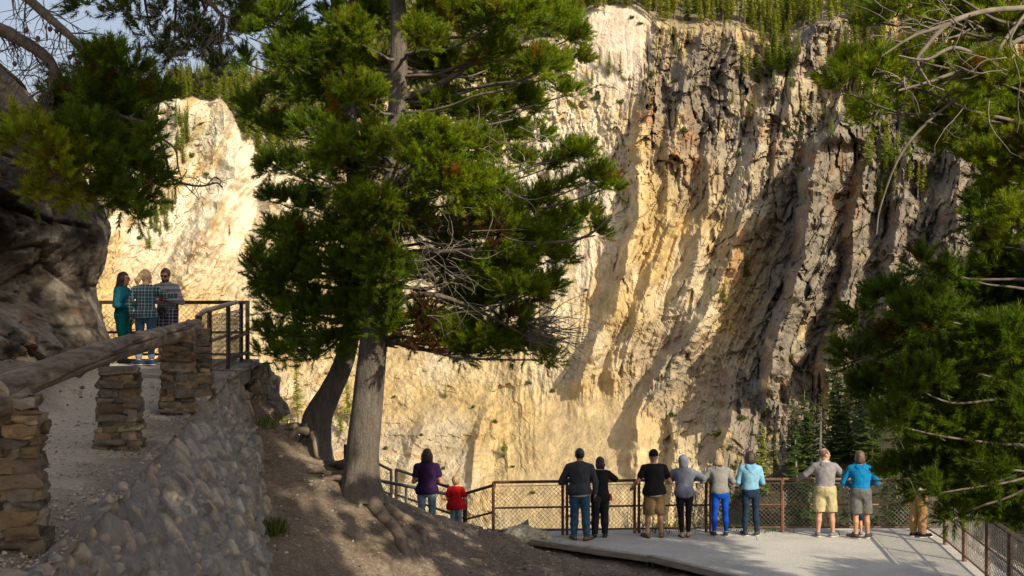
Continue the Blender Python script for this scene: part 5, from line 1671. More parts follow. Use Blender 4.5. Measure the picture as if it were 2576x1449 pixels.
# ---- the pine at the right edge
rng = np.random.default_rng(41)
Yr = 13.6
rp = [at(2790, 2000, Yr), at(2780, 1600, Yr), at(2770, 1100, Yr), at(2760, 600, Yr), at(2750, 100, Yr), at(2740, -300, Yr), at(2740, -700, Yr), at(2740, -950, Yr)]
pine4 = empty('pine_tree', rp[0], 0, 'dense dark pine filling the right edge with bare grey limbs near its top', 'tree')
trunk_mesh(pine4, rp, [.30, .27, .24, .21, .18, .14, .09, .02], seed=6)
tf = trunk_fn(rp, .2)
ra = [(2190, 55, 50, 40), (2250, 25, 52, 34), (2150, 168, 50, 40), (2118, 228, 34, 28), (2210, 198, 60, 46), (2290, 150, 50, 46), (2280, 250, 62, 46), (2200, 280, 44, 32), (2345, 55, 60, 42), (2450, 55, 70, 50), (2540, 80, 60, 55), (2400, 175, 70, 50), (2500, 205, 85, 60),
      (2325, 330, 46, 38), (2420, 300, 80, 56), (2530, 325, 85, 70), (2500, 420, 66, 60), (2560, 480, 70, 70), (2545, 570, 62, 62), (2300, -40, 90, 40), (2480, -50, 120, 50), (2380, 380, 30, 24, 0, .8), (2590, 250, 70, 100), (2600, 400, 60, 90)]
rb = [(2235, 755, 56, 44), (2165, 795, 38, 32), (2148, 900, 46, 34), (2250, 880, 72, 56), (2340, 800, 80, 64), (2315, 668, 34, 34, 0, .7), (2430, 752, 82, 78), (2530, 700, 82, 82), (2500, 620, 44, 44), (2200, 975, 60, 44), (2300, 975, 82, 60), (2400, 930, 92, 80), (2520, 880, 92, 92),
      (2250, 1070, 46, 36), (2335, 1085, 80, 60), (2430, 1070, 92, 80), (2540, 1050, 82, 82), (2300, 1160, 44, 34), (2385, 1175, 80, 56), (2480, 1190, 80, 66), (2560, 1205, 52, 70), (2365, 1240, 40, 26), (2445, 1262, 60, 36), (2540, 1290, 52, 40), (2250, 1205, 28, 14, 0, .8), (2310, 1235, 22, 10, 0, .7),
      (2600, 800, 70, 120), (2600, 1000, 70, 120), (2610, 1200, 60, 100), (2400, 1300, 26, 14, 0, .7), (2280, 820, 60, 60), (2360, 880, 80, 70), (2450, 850, 80, 80, .8), (2390, 1020, 90, 80, .8), (2500, 980, 80, 80, .8), (2470, 1120, 80, 60, .8), (2400, 690, 50, 40, 0, .8), (2330, 950, 80, 70, .6), (2430, 990, 90, 80, .9), (2350, 1130, 70, 50, .7), (2500, 780, 80, 80, .8), (2470, 540, 50, 44), (2390, 1215, 60, 34, .5), (2500, 1250, 60, 40, .5)]
limbs = MB(); cr = Crown(S_NEAR, 31, (.18, .235, .014))
clumps_to(cr, ra, Yr - .6, tf, limbs, rng, dens=1.6, tr=.165, nsh=11, spread=.9, dead=.03, limb_r=.028)
c2 = Crown(S_NEAR, 32, (.085, .135, .010))  # lower crown toned darker than the lit top; shade put into the colour
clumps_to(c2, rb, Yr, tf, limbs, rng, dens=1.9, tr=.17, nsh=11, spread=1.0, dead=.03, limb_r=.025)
# crown above the frame and behind, where it casts its shade
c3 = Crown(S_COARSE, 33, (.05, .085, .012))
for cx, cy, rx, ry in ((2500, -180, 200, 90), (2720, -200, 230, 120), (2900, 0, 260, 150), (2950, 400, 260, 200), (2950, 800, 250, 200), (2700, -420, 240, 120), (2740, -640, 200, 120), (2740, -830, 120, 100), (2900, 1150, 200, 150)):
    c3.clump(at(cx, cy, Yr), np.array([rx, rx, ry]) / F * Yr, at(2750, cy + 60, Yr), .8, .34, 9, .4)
part(pine4, 'twigs', cr.twigs, M_twig)
for c in (c2,): cr.pos += c.pos; cr.dir += c.dir; cr.sc += c.sc; cr.col += c.col
cr.mesh('crown', pine4); c3.mesh('upper_crown', pine4)
part(pine4, 'limbs', limbs, M_twig)
bl = MB()
for pth, r in (([at(2760, -20, Yr), at(2620, 15, Yr - .9), at(2480, 28, Yr - 1.4), at(2385, 62, Yr - 1.6), at(2320, 130, Yr - 1.7), at(2308, 160, Yr - 1.7), at(2340, 215, Yr - 1.7)], .036), ([at(2760, 60, Yr), at(2600, 85, Yr - 1), at(2480, 150, Yr - 1.4), at(2360, 198, Yr - 1.6), at(2260, 228, Yr - 1.7)], .034),
               ([at(2760, -150, Yr), at(2560, 60, Yr - 1.2), at(2460, 200, Yr - 1.3), at(2330, 310, Yr - 1.3), at(2260, 400, Yr - 1.3), at(2215, 520, Yr - 1.2), at(2205, 590, Yr - 1.2)], .022), ([at(2385, 62, Yr - 1.6), at(2300, 90, Yr - 1.7), at(2220, 140, Yr - 1.7)], .025),
               ([at(2480, 150, Yr - 1.4), at(2400, 120, Yr - 1.7), at(2330, 150, Yr - 1.8), at(2260, 140, Yr - 1.8)], .025), ([at(2620, 15, Yr - 1), at(2576, 40, Yr - 1.5), at(2540, 110, Yr - 1.6), at(2580, 160, Yr - 1.6)], .02)):
    pp = catmull(pth, 6); bl.tube(pp, np.linspace(r, r * .3, len(pp)), 9, True, jit=.05)
dead_twigs(bl, lambda g: at(g.uniform(2230, 2576), g.uniform(20, 260), Yr - g.uniform(1.2, 1.9)), 40, .8, np.array([-.6, 0, -.1]), rng, .010, .4, 3)
dead_twigs(bl, lambda g: at(g.uniform(2200, 2500), g.uniform(700, 1300), Yr - g.uniform(.2, .9)), 6, .5, np.array([-.6, 0, -.3]), rng, .006, .4, 2)
part(pine4, 'bare_limbs', bl, M_deadtwig)


# ---- unseen pines added right of and behind the camera to shade path and slope
def shade_pine(x, y, h, r, z0, z1, seed, lab):
    g = np.random.default_rng(seed)
    e = empty('pine_tree', (x, y, z0), 0, lab, 'tree')
    trunk_mesh(e, [np.array([x, y, z0 - .5]), np.array([x + .1, y, z0 + h * .4]), np.array([x, y + .1, z0 + h])], [.30, .2, .03], 10, seed=seed)
    c = Crown(S_COARSE, seed, (.05, .085, .012)); z = z1; lm = MB()
    while z < z0 + h:
        t = (z - z1) / (z0 + h - z1); rr = r * (1 - t * .75)
        for k in range(max(3, int(rr * 2.2))):
            a = g.random() * 6.28; q = rr * g.uniform(.35, .8)
            C = np.array([x + math.cos(a) * q, y + math.sin(a) * q, z + g.normal() * .3]); s = np.array([x, y, z - .3])
            lm.tube([s, (s + C) / 2, C], [.05, .035, .015], 5, False)
            c.clump(C, np.array([.9, .9, .5]), s, .55, .34, 8, .4)
        z += 1.0
    part(e, 'limbs', lm, M_twig); c.mesh('crown', e)


for x, y, h, r, z1, sd, lab in ((7.6, 5.2, 19, 3.0, 0.5, 61, 'unseen tall pine added at right to shade the slope'), (4.4, 0.2, 21, 3.1, 3.2, 62, 'unseen tall pine added behind the viewpoint to shade the stone pillars'),
                                (9.8, .5, 20, 3.0, 0.0, 63, 'unseen pine added farther behind the viewpoint at right to shade the big trunks'), (5.3, 3.4, 22, 4.5, 4.8, 64, 'unseen pine added close to the right of the viewpoint to shade the left rock and the wall'),
                                (10.7, 13.4, 17.5, 3.1, -2.0, 65, 'unseen shorter pine added outside the right edge to shade the left half of the deck')):
    shade_pine(x, y, h, r, -5.2, z1, sd, lab)

# ---- grass tufts
def grass(px, py, n, hgt, lab, Y=None, spread=.2, tone=(.07, .12, .025)):
    g = np.random.default_rng(int(px)); c = on_ground(px, py) if Y is None else at(px, py, Y)
    V, Cc = [], []
    for i in range(n):
        b = g.normal(0, spread, 3) * (1, 1, 0); h = hgt * g.uniform(.5, 1.2); d = g.normal(0, .20, 3) * (1, 1, 0) * h; s = g.normal(size=3) * (1, 1, 0); s = s / np.linalg.norm(s) * .0022
        V += [b - s, b + s, b + d * .4 + (0, 0, h * .6) + s * .6, b - s, b + d * .4 + (0, 0, h * .6) + s * .6, b + d + (0, 0, h * .95)]
        Cc += [np.array(tone) * g.uniform(.6, 1.6) * np.array([g.uniform(.8, 1.5), 1, 1])] * 6
    V = np.array(V); o = mobj('grass_tuft', V, np.arange(len(V)).reshape(-1, 3), M_needle, None, False, np.array(Cc)); o.location = c - np.array([0, 0, .03])
    tag(o, lab, 'grass')


grass(688, 1345, 300, .30, 'bright green grass tuft growing at the foot of the retaining wall', spread=.09, tone=(.075, .115, .03))
grass(668, 1075, 160, .25, 'small green tuft on the bank below the lookout slab', spread=.15)
grass(1655, 1338, 300, .22, 'weedy green clump under the railing behind the man in the black shirt', Y=25.6, spread=.25)
grass(1725, 1332, 160, .18, 'thin weeds under the railing left of the woman in the grey hood', Y=25.6, spread=.2, tone=(.10, .12, .04))
grass(1545, 1342, 160, .14, 'dry yellowish weeds at the railing foot right of the person in black', Y=25.6, spread=.25, tone=(.16, .15, .06))
grass(1850, 1336, 260, .16, 'sunlit grass under the railing between the two women', Y=25.6, spread=.35, tone=(.10, .13, .04))
grass(1925, 1336, 260, .18, 'grass clump at the railing foot right of the woman in pale blue', Y=25.6, spread=.3, tone=(.09, .13, .03))
grass(2420, 1392, 200, .22, 'pale grass tuft outside the right hand railing', Y=24.0, spread=.15, tone=(.14, .15, .06))

# ---- needle litter and fallen twigs on the slope
g = np.random.default_rng(19)
V, Cc = [], []
X = g.uniform(-5.2, 3.5, 9000); Y = g.uniform(14.5, 24.5, 9000)
ok = (X > np.interp(Y, [10, 13.5, 16.6, 19, 21, 22], [-2, -2.6, -3.25, -3.75, -4.3, -4.6])) & (X < np.interp(Y, [15, 18.5, 20.8, 22.4, 24.15, 26], [6, 5.5, 3.66, 2.53, .44, .3]) + .6) & (fbm(X * .9, Y * .9, oct=3, seed=71) > -.12)
X, Y = X[ok], Y[ok]; Z = np.maximum(ground_z(X, Y), np.where(X > np.interp(Y, [15, 18.5, 20.8, 22.4, 24.15, 26], [6, 5.5, 3.66, 2.53, .44, .3]), DECK_Z, -9))
for x, y, z in zip(X, Y, Z):
    L = .05 * 2.2 ** g.normal(); a = g.random() * 6.28; d = np.array([math.cos(a), math.sin(a), g.normal(0, .12)]) * L; s_ = np.array([-math.sin(a), math.cos(a), 0]) * min(.012, L * .09); p = np.array([x, y, z + .012])
    V += [p - d, p + s_ - d * .1, p + d + (0, 0, .008)]; Cc += [np.array([(.10, .06, .035), (.20, .15, .10), (.06, .045, .03), (.16, .085, .04)][g.integers(4)]) * g.uniform(.7, 1.2)] * 3
V = np.array(V)
tag(mobj('needle_litter', V, np.arange(len(V)).reshape(-1, 3), attr_mat('litter', .9, 20, .2, 0), None, False, np.array(Cc)), 'brown needle and twig litter strewn over the dirt slope', 'litter', kind='stuff')
# ---------------------------------------------------------------- people
def cloth(name, c, amt=.18, scale=9, rough=.9, bs=.35):
    return simple_mat(name, tuple(min(1, v * (1 + amt)) for v in c), tuple(v * (1 - amt) for v in c), scale, rough, bs, 60, spec=.15, bdist=.006)


def skin_mat(name, c):
    m, nt, b = new_mat(name)
    nt.links.new(ramp(nt, noise(nt, 14, 3), [(.3, tuple(v * .88 for v in c)), (.7, tuple(v * 1.08 for v in c))]), b.inputs['Base Color'])
    b.inputs['Roughness'].default_value = .55; b.inputs['Subsurface Weight'].default_value = .08; b.inputs['Subsurface Radius'].default_value = (.02, .008, .004)
    return m


def plaid_mat(name, ground, band, line, sx=9.0, sz=9.0):
    m, nt, b = new_mat(name)
    tc = nt.nodes.new('ShaderNodeTexCoord'); sp = nt.nodes.new('ShaderNodeSeparateXYZ'); nt.links.new(tc.outputs['Object'], sp.inputs[0])

    def stripes(sock, sc, lo):
        a = N(nt, 'ShaderNodeMath', operation='MULTIPLY'); a.inputs[1].default_value = sc; nt.links.new(sock, a.inputs[0])
        f = N(nt, 'ShaderNodeMath', operation='FRACT'); nt.links.new(a.outputs[0], f.inputs[0])
        r = nt.nodes.new('ShaderNodeValToRGB'); r.color_ramp.interpolation = 'CONSTANT'
        e = r.color_ramp.elements; e[0].position = 0; e[0].color = (0, 0, 0, 1); e[1].position = lo; e[1].color = (1, 1, 1, 1)
        nt.links.new(f.outputs[0], r.inputs[0]); return r.outputs[0], f.outputs[0]
    vx, fx = stripes(sp.outputs['X'], sx, .52); vz, fz = stripes(sp.outputs['Z'], sz, .52)
    c = mixc(nt, ground, band, .5); 
    k1 = mixc(nt, ground, band, vx); k2 = mixc(nt, ground, band, vz); c = mixc(nt, k1, k2, .5)
    for f in (fx, fz):
        for p in (.2, .74):
            d = N(nt, 'ShaderNodeMath', operation='COMPARE'); d.inputs[1].default_value = p; d.inputs[2].default_value = .07
            nt.links.new(f, d.inputs[0])
            h = N(nt, 'ShaderNodeMath', operation='MULTIPLY'); h.inputs[1].default_value = .45; nt.links.new(d.outputs[0], h.inputs[0])
            c = mixc(nt, c, line, h.outputs[0])
    nt.links.new(c, b.inputs['Base Color']); b.inputs['Roughness'].default_value = .9; b.inputs['Specular IOR Level'].default_value = .1
    bump(nt, b, noise(nt, 60, 3), .3, .006)
    return m


def stripe_mat(name, a, b_, sc):
    m, nt, b = new_mat(name)
    tc = nt.nodes.new('ShaderNodeTexCoord'); wv = N(nt, 'ShaderNodeTexWave', Scale=sc, Distortion=.3); wv.bands_direction = 'Z'
    nt.links.new(tc.outputs['Object'], wv.inputs['Vector'])
    nt.links.new(ramp(nt, wv.outputs['Fac'], [(.45, a), (.6, b_)]), b.inputs['Base Color']); b.inputs['Roughness'].default_value = .95
    return m


SK_A = skin_mat('fair_skin', (.48, .27, .18)); SK_B = skin_mat('tanned_skin', (.42, .21, .125)); SK_C = skin_mat('medium_skin', (.46, .24, .155))  # three plain skin tones for different people
M_lens = simple_mat('dark_lens', (.012, .010, .010), (.008, .008, .008), 4, .15, spec=.6)
M_rubber = simple_mat('white_sole', (.55, .54, .50), (.42, .41, .38), 20, .7)
M_black = simple_mat('black_plastic', (.018, .018, .02), (.012, .012, .013), 8, .4, spec=.5)


def hair_mat(name, c):
    m, nt, b = new_mat(name)
    nt.links.new(ramp(nt, noise(nt, 40, 4, .6, stretch=(2.5, 2.5, .25)), [(.3, tuple(v * .55 for v in c)), (.7, tuple(v * 1.35 for v in c))]), b.inputs['Base Color'])
    b.inputs['Roughness'].default_value = .5; bump(nt, b, noise(nt, 70, 3, .6, stretch=(2.5, 2.5, .25)), .6, .01)
    return m


def rotz(v, a):
    v = np.asarray(v, float); c, s_ = math.cos(a), math.sin(a)
    return np.array([v[0] * c - v[1] * s_, v[0] * s_ + v[1] * c, v[2]])


class Figure:
    """joints in the person's own space: facing +Y, feet on z = 0"""
    def __init__(s, H=1.75, b=1.0, lean=0.0, feet=((-.10, 0), (.10, 0)), arms=None, yaw=0.0, nod=0.0, headk=1.07, hipw=1.0, crouch=0.0, toe=(.12, .12), hips=0.0):
        k = s.k = H / 1.75; s.b = b; s.yaw = yaw; s.nod = nod; s.hk = headk * k; s.hipw = hipw
        hz = .91 - crouch; y0 = hips
        s.hip = [np.array([-.092 * hipw, y0, hz]) * k, np.array([.092 * hipw, y0, hz]) * k]
        s.ank = [np.array([f[0], f[1], .085]) * k for f in feet]
        s.knee = [(s.hip[i] * .47 + s.ank[i] * .53) + np.array([0, .025, 0]) * k for i in (0, 1)]
        s.toe = [s.ank[i] + np.array([math.sin(t) * (-1, 1)[i] * .17, math.cos(t) * .17, -.055]) * k for i, t in enumerate(toe)]
        s.heel = [s.ank[i] + np.array([-math.sin(t) * (-1, 1)[i] * .055, -math.cos(t) * .055, -.05]) * k for i, t in enumerate(toe)]
        s.pel = np.array([0, y0, hz + .05]) * k
        s.wai = np.array([0, y0 + lean * .35, hz + .22 - abs(lean) * .03]) * k
        s.che = np.array([0, y0 + lean * .8, hz + .40 - abs(lean) * .12]) * k
        sz = hz + .485 - abs(lean) * .20
        w = .185 * (.5 + .5 * b)
        s.sh = [np.array([-w, y0 + lean, sz]) * k, np.array([w, y0 + lean, sz]) * k]
        s.nb = np.array([0, y0 + lean * 1.03, sz + .07]) * k
        s.hd = np.array([0, y0 + lean * 1.25 + .03, sz + .242 - abs(lean) * .10]) * k
        arms = arms or (((-.26, .02, 1.14), (-.27, .06, .88)), ((.26, .02, 1.14), (.27, .06, .88)))
        s.elb = [np.asarray(a[0], float) * k for a in arms]; s.wri = [np.asarray(a[1], float) * k for a in arms]
        s.hdir = [np.asarray(a[2], float) if len(a) > 2 else None for a in arms]

    def hp(s, v):           # a point of the head, in head space, to body space
        v = np.asarray(v, float) * s.hk
        c, n = math.cos(s.nod), math.sin(s.nod)
        v = np.array([v[0], v[1] * c - v[2] * n, v[1] * n + v[2] * c])
        return s.hd + rotz(v, s.yaw)

    def hR(s):
        c, n = math.cos(s.nod), math.sin(s.nod); cy, sy = math.cos(s.yaw), math.sin(s.yaw)
        return np.array([[cy, -sy, 0], [sy, cy, 0], [0, 0, 1]]) @ np.array([[1, 0, 0], [0, c, -n], [0, n, c]])

    def bounds(s, pad=.2):
        P = np.array(s.hip + s.ank + s.toe + s.heel + s.sh + s.elb + s.wri + [s.hd, s.pel])
        return P.min(0) - pad, P.max(0) + pad

    def torso(s, f, t=0.0, k_=.05, low=True):
        k, b = s.k, s.b
        f.ell(s.che, np.array([.172 * (.4 + .6 * b), .112 * b, .17]) * k + t, k_ * k)
        f.ell(s.wai, np.array([.148 * b, .108 * b, .17]) * k + t, .07 * k)
        if low: f.ell(s.pel, np.array([.165 * (.5 + .5 * b) * s.hipw, .118 * b, .135]) * k + t, .06 * k)
        for i in (0, 1): f.cone(s.nb + np.array([(-1, 1)[i] * .035, 0, -.03]) * k, s.sh[i] * .95 + s.nb * .05, .058 * k + t * .7, .056 * k + t * .8, .05 * k)
        f.cone(s.nb - np.array([0, 0, .03]) * k, s.hd * .55 + s.nb * .45, .060 * k + t * .6, .054 * k, .03 * k) if t == 0 else None

    def leg(s, f, i, t0, t1, k_=.03, b=None):
        b = s.b if b is None else b; k = s.k; bb = .6 + .4 * b
        f.cone(s.hip[i], s.knee[i], .088 * bb * k + t0, .056 * bb * k + (t0 + t1) / 2, k_ * k)
        calf = s.knee[i] * .62 + s.ank[i] * .38 + np.array([0, -.018, 0]) * k
        f.cone(s.knee[i], calf, .054 * bb * k + (t0 + t1) / 2, .055 * bb * k + t1, .02 * k)
        f.cone(calf, s.ank[i], .055 * bb * k + t1, .036 * k + t1, .02 * k)

    def arm(s, f, i, t, upto=2.0, k_=.025, bb=1.0):
        k = s.k; bb = .7 + .3 * s.b
        e = s.elb[i] if upto >= 1 else s.sh[i] + (s.elb[i] - s.sh[i]) * upto
        f.cone(s.sh[i], e, .056 * bb * k + t, (.043 if upto >= 1 else .050) * bb * k + t, k_ * k)
        if upto > 1:
            w = s.elb[i] + (s.wri[i] - s.elb[i]) * min(upto - 1, 1)
            f.cone(s.elb[i], w, .043 * bb * k + t, .030 * k + t * 1.0, .015 * k)

    def hand(s, f, i, curl=.35, point=False):
        k = s.k; w = s.wri[i]
        d = s.hdir[i] if s.hdir[i] is not None else (w - s.elb[i]); d = d / np.linalg.norm(d)
        side = np.cross(d, (0, 0, 1.)); 
        if np.linalg.norm(side) < .2: side = np.array([0, 1., 0]) * (1 if i else -1)
        side /= np.linalg.norm(side); n = np.cross(side, d)
        if n[2] > 0: n = -n
        p = w + d * .085 * k
        f.cone(w, p, .028 * k, .030 * k, .012 * k, flat=(n, 1.45))
        for q, (o, L) in enumerate(((-.030, .068), (-.010, .078), (.011, .074), (.031, .058))):
            a = p + side * o * k
            c = 1.25 if (point and q != (0 if i else 3)) else (.05 if point else curl)
            m = a + (d * math.cos(c) + n * math.sin(c)) * L * .55 * k; c2 = c * 2.0
            e = m + (d * math.cos(c2) + n * math.sin(c2)) * L * .5 * k
            f.cone(a, m, .0098 * k, .0092 * k, .004 * k); f.cone(m, e, .0092 * k, .0080 * k, .003 * k)
        ts = side * (-1 if i else 1); ts = ts if ts @ np.array([1 if not i else -1, 0, 0]) > -2 else -ts
        a = w + d * .03 * k + ts * .022 * k; m = a + (d * .7 + ts * .6 + n * .3) * .042 * k
        f.cone(a, m, .013 * k, .011 * k, .008 * k); f.cone(m, m + (d * .9 + n * .4) * .034 * k, .011 * k, .009 * k, .004 * k)

    def head(s, f):
        h = s.hk; R = s.hR()
        f.ell(s.hp((0, -.008, .018)), np.array([.076, .095, .102]) * h, .02 * h, R)
        f.ell(s.hp((0, .025, -.050)), np.array([.058, .064, .068]) * h, .04 * h, R)
        f.cone(s.hp((0, .088, .012)), s.hp((0, .108, -.022)), .010 * h, .016 * h, .012 * h)         # nose
        f.cone(s.hp((-.035, .078, .028)), s.hp((.035, .078, .028)), .013 * h, .013 * h, .015 * h)     # brow
        f.cone(s.hp((-.018, .082, -.058)), s.hp((.018, .082, -.058)), .010 * h, .010 * h, .012 * h)   # lips
        f.ell(s.hp((0, .070, -.098)), np.array([.026, .022, .020]) * h, .02 * h, R)                  # chin
        for sg in (-1, 1): f.ell(s.hp((.078 * sg, -.005, -.005)), np.array([.012, .024, .033]) * h, .008 * h, R)

    def feet_body(s, f):
        for i in (0, 1):
            k = s.k
            f.cone(s.ank[i], s.heel[i] + np.array([0, 0, .01]) * k, .036 * k, .034 * k, .02 * k)
            f.cone(s.ank[i] + np.array([0, .02, -.02]) * k, s.toe[i] + np.array([0, 0, .0]), .040 * k, .026 * k, .025 * k)


def emit(root, name, f, mat, wr=0.0, cut=None, wsc=(13, 13, 8)):
    if wr or cut is not None:
        X, Y, Z = f.grid()
        if wr:
            near = np.abs(f.v) < .05
            d = np.zeros_like(f.v); d[near] = fbm(X[near] * wsc[0] + 3, Y[near] * wsc[1], Z[near] * wsc[2], oct=3, seed=len(name)) * wr
            f.v = f.v + d
        if cut is not None: f.cut(cut(X, Y, Z))
    v, q = f.mesh()
    return mobj(name, v, q, mat, root) if len(v) else None


def person(loc, rz, fig, label, skin, top, bottom, shoes, hair=None, extras=(), hat=None, cat='person', group=None):
    """top: dict(mat, sleeve, hem, loose); bottom: dict(mat, cuff, loose)"""
    root = empty('person', loc, rz, label, cat, group); k = fig.k
    lo, hi = fig.bounds()
    f = SDF(lo, hi, .0105)
    fig.torso(f); [fig.leg(f, i, 0, 0) for i in (0, 1)]; [fig.arm(f, i, 0) for i in (0, 1)]
    for i in (0, 1): fig.hand(f, i, top.get('curl', .4), top.get('point') == i)
    fig.head(f); fig.feet_body(f)
    emit(root, 'body', f, skin)
    # upper garment
    t = top.get('loose', .018)
    f = SDF(lo, hi, .0115)
    fig.torso(f, t); sl = top.get('sleeve', 1.95)
    hem = top.get('hem', .90) * k
    if top.get('flare'): f.ell(np.array([0, fig.pel[1] + .0, hem + .05]), np.array([.165 * fig.b + t + top['flare'], .13 * fig.b + t + top['flare'], .16]) * 1.0, .08)
    for i in (0, 1): fig.arm(f, i, t * .62 + (.006 if sl < 1 else .0), sl)
    if top.get('waist_band'): pass
    R = fig.sh[1][2] + .075 * k; nb = fig.nb; coll = top.get('collar', .03) * k
    f.cone(nb - np.array([0, 0, .05]) * k, nb + np.array([0, .01, coll]) * 1.0, .072 * k, .068 * k, .03)
    emit(root, top.get('name', 'shirt'), f, top['mat'], top.get('wr', .010), lambda X, Y, Z: np.maximum(hem + .012 * np.sin(X * 9) - Z, Z - (nb[2] + coll)))
    if top.get('under'):
        f = SDF(lo, hi, .0115); fig.torso(f, t * .9 + .012); f.ell(fig.pel + np.array([0, -.05, -.06]) * k, np.array([.135 * fig.hipw, .09, .10]) * k + t * .7, .05 * k)
        emit(root, 'undershirt', f, top['under'], 0, lambda X, Y, Z: np.maximum(hem - .032 * k - Z, Z - hem - .03))
    if top.get('hood'):
        f = SDF(nb - np.array([.3, .4, .4]), nb + np.array([.3, .3, .3]), .010); h = top['hood']
        f.cone(nb + np.array([-.085, .02, .03]) * k, nb + np.array([-.055, -.085, -.015]) * k, .032 * k, .042 * k, .03); f.cone(nb + np.array([.085, .02, .03]) * k, nb + np.array([.055, -.085, -.015]) * k, .032 * k, .042 * k, .03)
        f.cone(nb + np.array([-.055, -.085, -.015]) * k, nb + np.array([0, -.115, -.12]) * k, .045 * k, .035 * k, .04); f.cone(nb + np.array([.055, -.085, -.015]) * k, nb + np.array([0, -.115, -.12]) * k, .045 * k, .035 * k, .04)
        f.ell(nb + np.array([0, -.105, -.05]) * k, np.array([.07, .03, .07]) * k, .03)
        emit(root, 'hood', f, h, .012, None, (18, 18, 18))
        if top.get('lining'):
            f = SDF(nb - .3, nb + .3, .010); f.ell(nb + np.array([0, -.055, .035]) * k, np.array([.085, .065, .028]) * k, .02)
            emit(root, 'hood_lining', f, top['lining'], .006)
    # lower garment
    t = bottom.get('loose', .014); cuff = bottom.get('cuff', .07) * k; wz = bottom.get('waist', 1.02) * k
    f = SDF(lo, hi, .0115)
    f.ell(fig.pel, np.array([.165 * (.5 + .5 * fig.b) * fig.hipw, .118 * fig.b, .135]) * k + t, .05 * k)
    f.ell(fig.pel + np.array([0, -.055, -.07]) * k, np.array([.125 * fig.hipw, .075, .10]) * k + t * .5, .05 * k)
    f.ell(fig.wai, np.array([.148 * fig.b, .108 * fig.b, .17]) * k + t * .6, .07 * k)
    for i in (0, 1): fig.leg(f, i, t, bottom.get('loose2', t))
    if cuff > .3 * k:
        for i in (0, 1): f.cone(fig.hip[i] * .8 + fig.knee[i] * .2, fig.knee[i], .082 * k + t, .066 * k + t * 1.5, .03)
    emit(root, bottom.get('name', 'trousers'), f, bottom['mat'], bottom.get('wr', .011), lambda X, Y, Z: np.maximum(cuff - Z, Z - wz), (15, 15, 11))
    if bottom.get('pockets'):
        for i in (0, 1):
            f = SDF(fig.knee[i] - .25, fig.knee[i] + .35, .010); c = fig.hip[i] * .38 + fig.knee[i] * .62 + np.array([(-1, 1)[i] * .085, -.01, 0]) * k
            f.cone(c + np.array([0, 0, .07]) * k, c - np.array([0, 0, .07]) * k, .035 * k, .042 * k, 0); emit(root, 'cargo_pocket', f, bottom['mat'], .006)
    if bottom.get('roll'):
        for i in (0, 1):
            f = SDF(fig.ank[i] - .2, fig.ank[i] + .3, .009); c = fig.ank[i] * .80 + fig.knee[i] * .20
            f.cone(c, fig.ank[i] * .70 + fig.knee[i] * .30, .060 * k, .062 * k, 0); emit(root, 'rolled_cuff', f, bottom['roll'], .005)
    # shoes
    for i in (0, 1):
        if shoes.get('flip'):
            f = SDF(fig.ank[i] - .3, fig.ank[i] + .3, .008); f.cone(fig.heel[i] - np.array([0, 0, .03]) * k, fig.toe[i] - np.array([0, 0, .02]) * k, .036 * k, .046 * k, 0)
            emit(root, 'sandal', f, shoes['mat'], 0, lambda X, Y, Z: np.maximum(.002 - Z, Z - .022 * k)); continue
        f = SDF(fig.ank[i] - .3, fig.ank[i] + .3, .009)
        f.cone(fig.heel[i], fig.toe[i] + np.array([0, 0, .004]), .046 * k, .044 * k, .02); f.cone(fig.ank[i] + np.array([0, -.01, -.01]) * k, fig.heel[i] * .5 + fig.toe[i] * .5, .046 * k, .046 * k, .03)
        sh = emit(root, 'shoe', f, shoes['mat'], .004, lambda X, Y, Z: np.maximum(.014 * k - Z, Z - (fig.ank[i][2] + shoes.get('top', .015) * k)))
        f = SDF(fig.ank[i] - .3, fig.ank[i] + .3, .008); f.cone(fig.heel[i] * np.array([1, 1, .3]), fig.toe[i] * np.array([1, 1, .3]), .050 * k, .050 * k, 0)
        emit(sh, 'sole', f, shoes.get('sole', M_black), 0, lambda X, Y, Z: np.maximum(.001 - Z, Z - .022 * k))
    # hair
    if hair:
        h = fig.hk; f = SDF(fig.hd - .45, fig.hd + .3, .0095); R_ = fig.hR(); st = hair['style']
        f.ell(fig.hp((0, -.016, .030)), np.array([.086, .102, .105]) * h, .02, R_)
        if st == 'bob':
            f.ell(fig.hp((0, -.035, -.055)), np.array([.108, .085, .105]) * h, .04, R_); f.cone(fig.hp((-.075, -.01, .0)), fig.hp((-.085, .005, -.12)), .035 * h, .028 * h, .03); f.cone(fig.hp((.075, -.01, 0)), fig.hp((.085, .005, -.12)), .035 * h, .028 * h, .03)
        if st == 'shaggy':
            f.ell(fig.hp((0, -.05, -.05)), np.array([.086, .065, .085]) * h, .04, R_); f.cone(fig.hp((-.07, -.02, -.02)), fig.hp((-.07, -.03, -.10)), .026 * h, .016 * h, .03); f.cone(fig.hp((.07, -.02, -.02)), fig.hp((.07, -.03, -.10)), .026 * h, .016 * h, .03)
        if st == 'long':
            for x in (-.06, -.02, .03, .07): f.cone(fig.hp((x, -.05, -.02)), fig.hp((x * 1.35, -.115, -.30)), .052 * h, .036 * h, .04)
            f.cone(fig.hp((.08, .0, -.02)), fig.hp((.105, -.02, -.24)), .03 * h, .022 * h, .03); f.cone(fig.hp((-.08, .0, -.02)), fig.hp((-.105, -.02, -.24)), .03 * h, .022 * h, .03)
        if st == 'ponytail':
            f.ell(fig.hp((0, -.10, .03)), np.array([.035, .03, .035]) * h, .02, R_); f.cone(fig.hp((0, -.115, .03)), fig.hp((-.02, -.15, -.06)), .034 * h, .042 * h, .03); f.cone(fig.hp((-.02, -.15, -.06)), fig.hp((-.03, -.14, -.15)), .042 * h, .016 * h, .03)
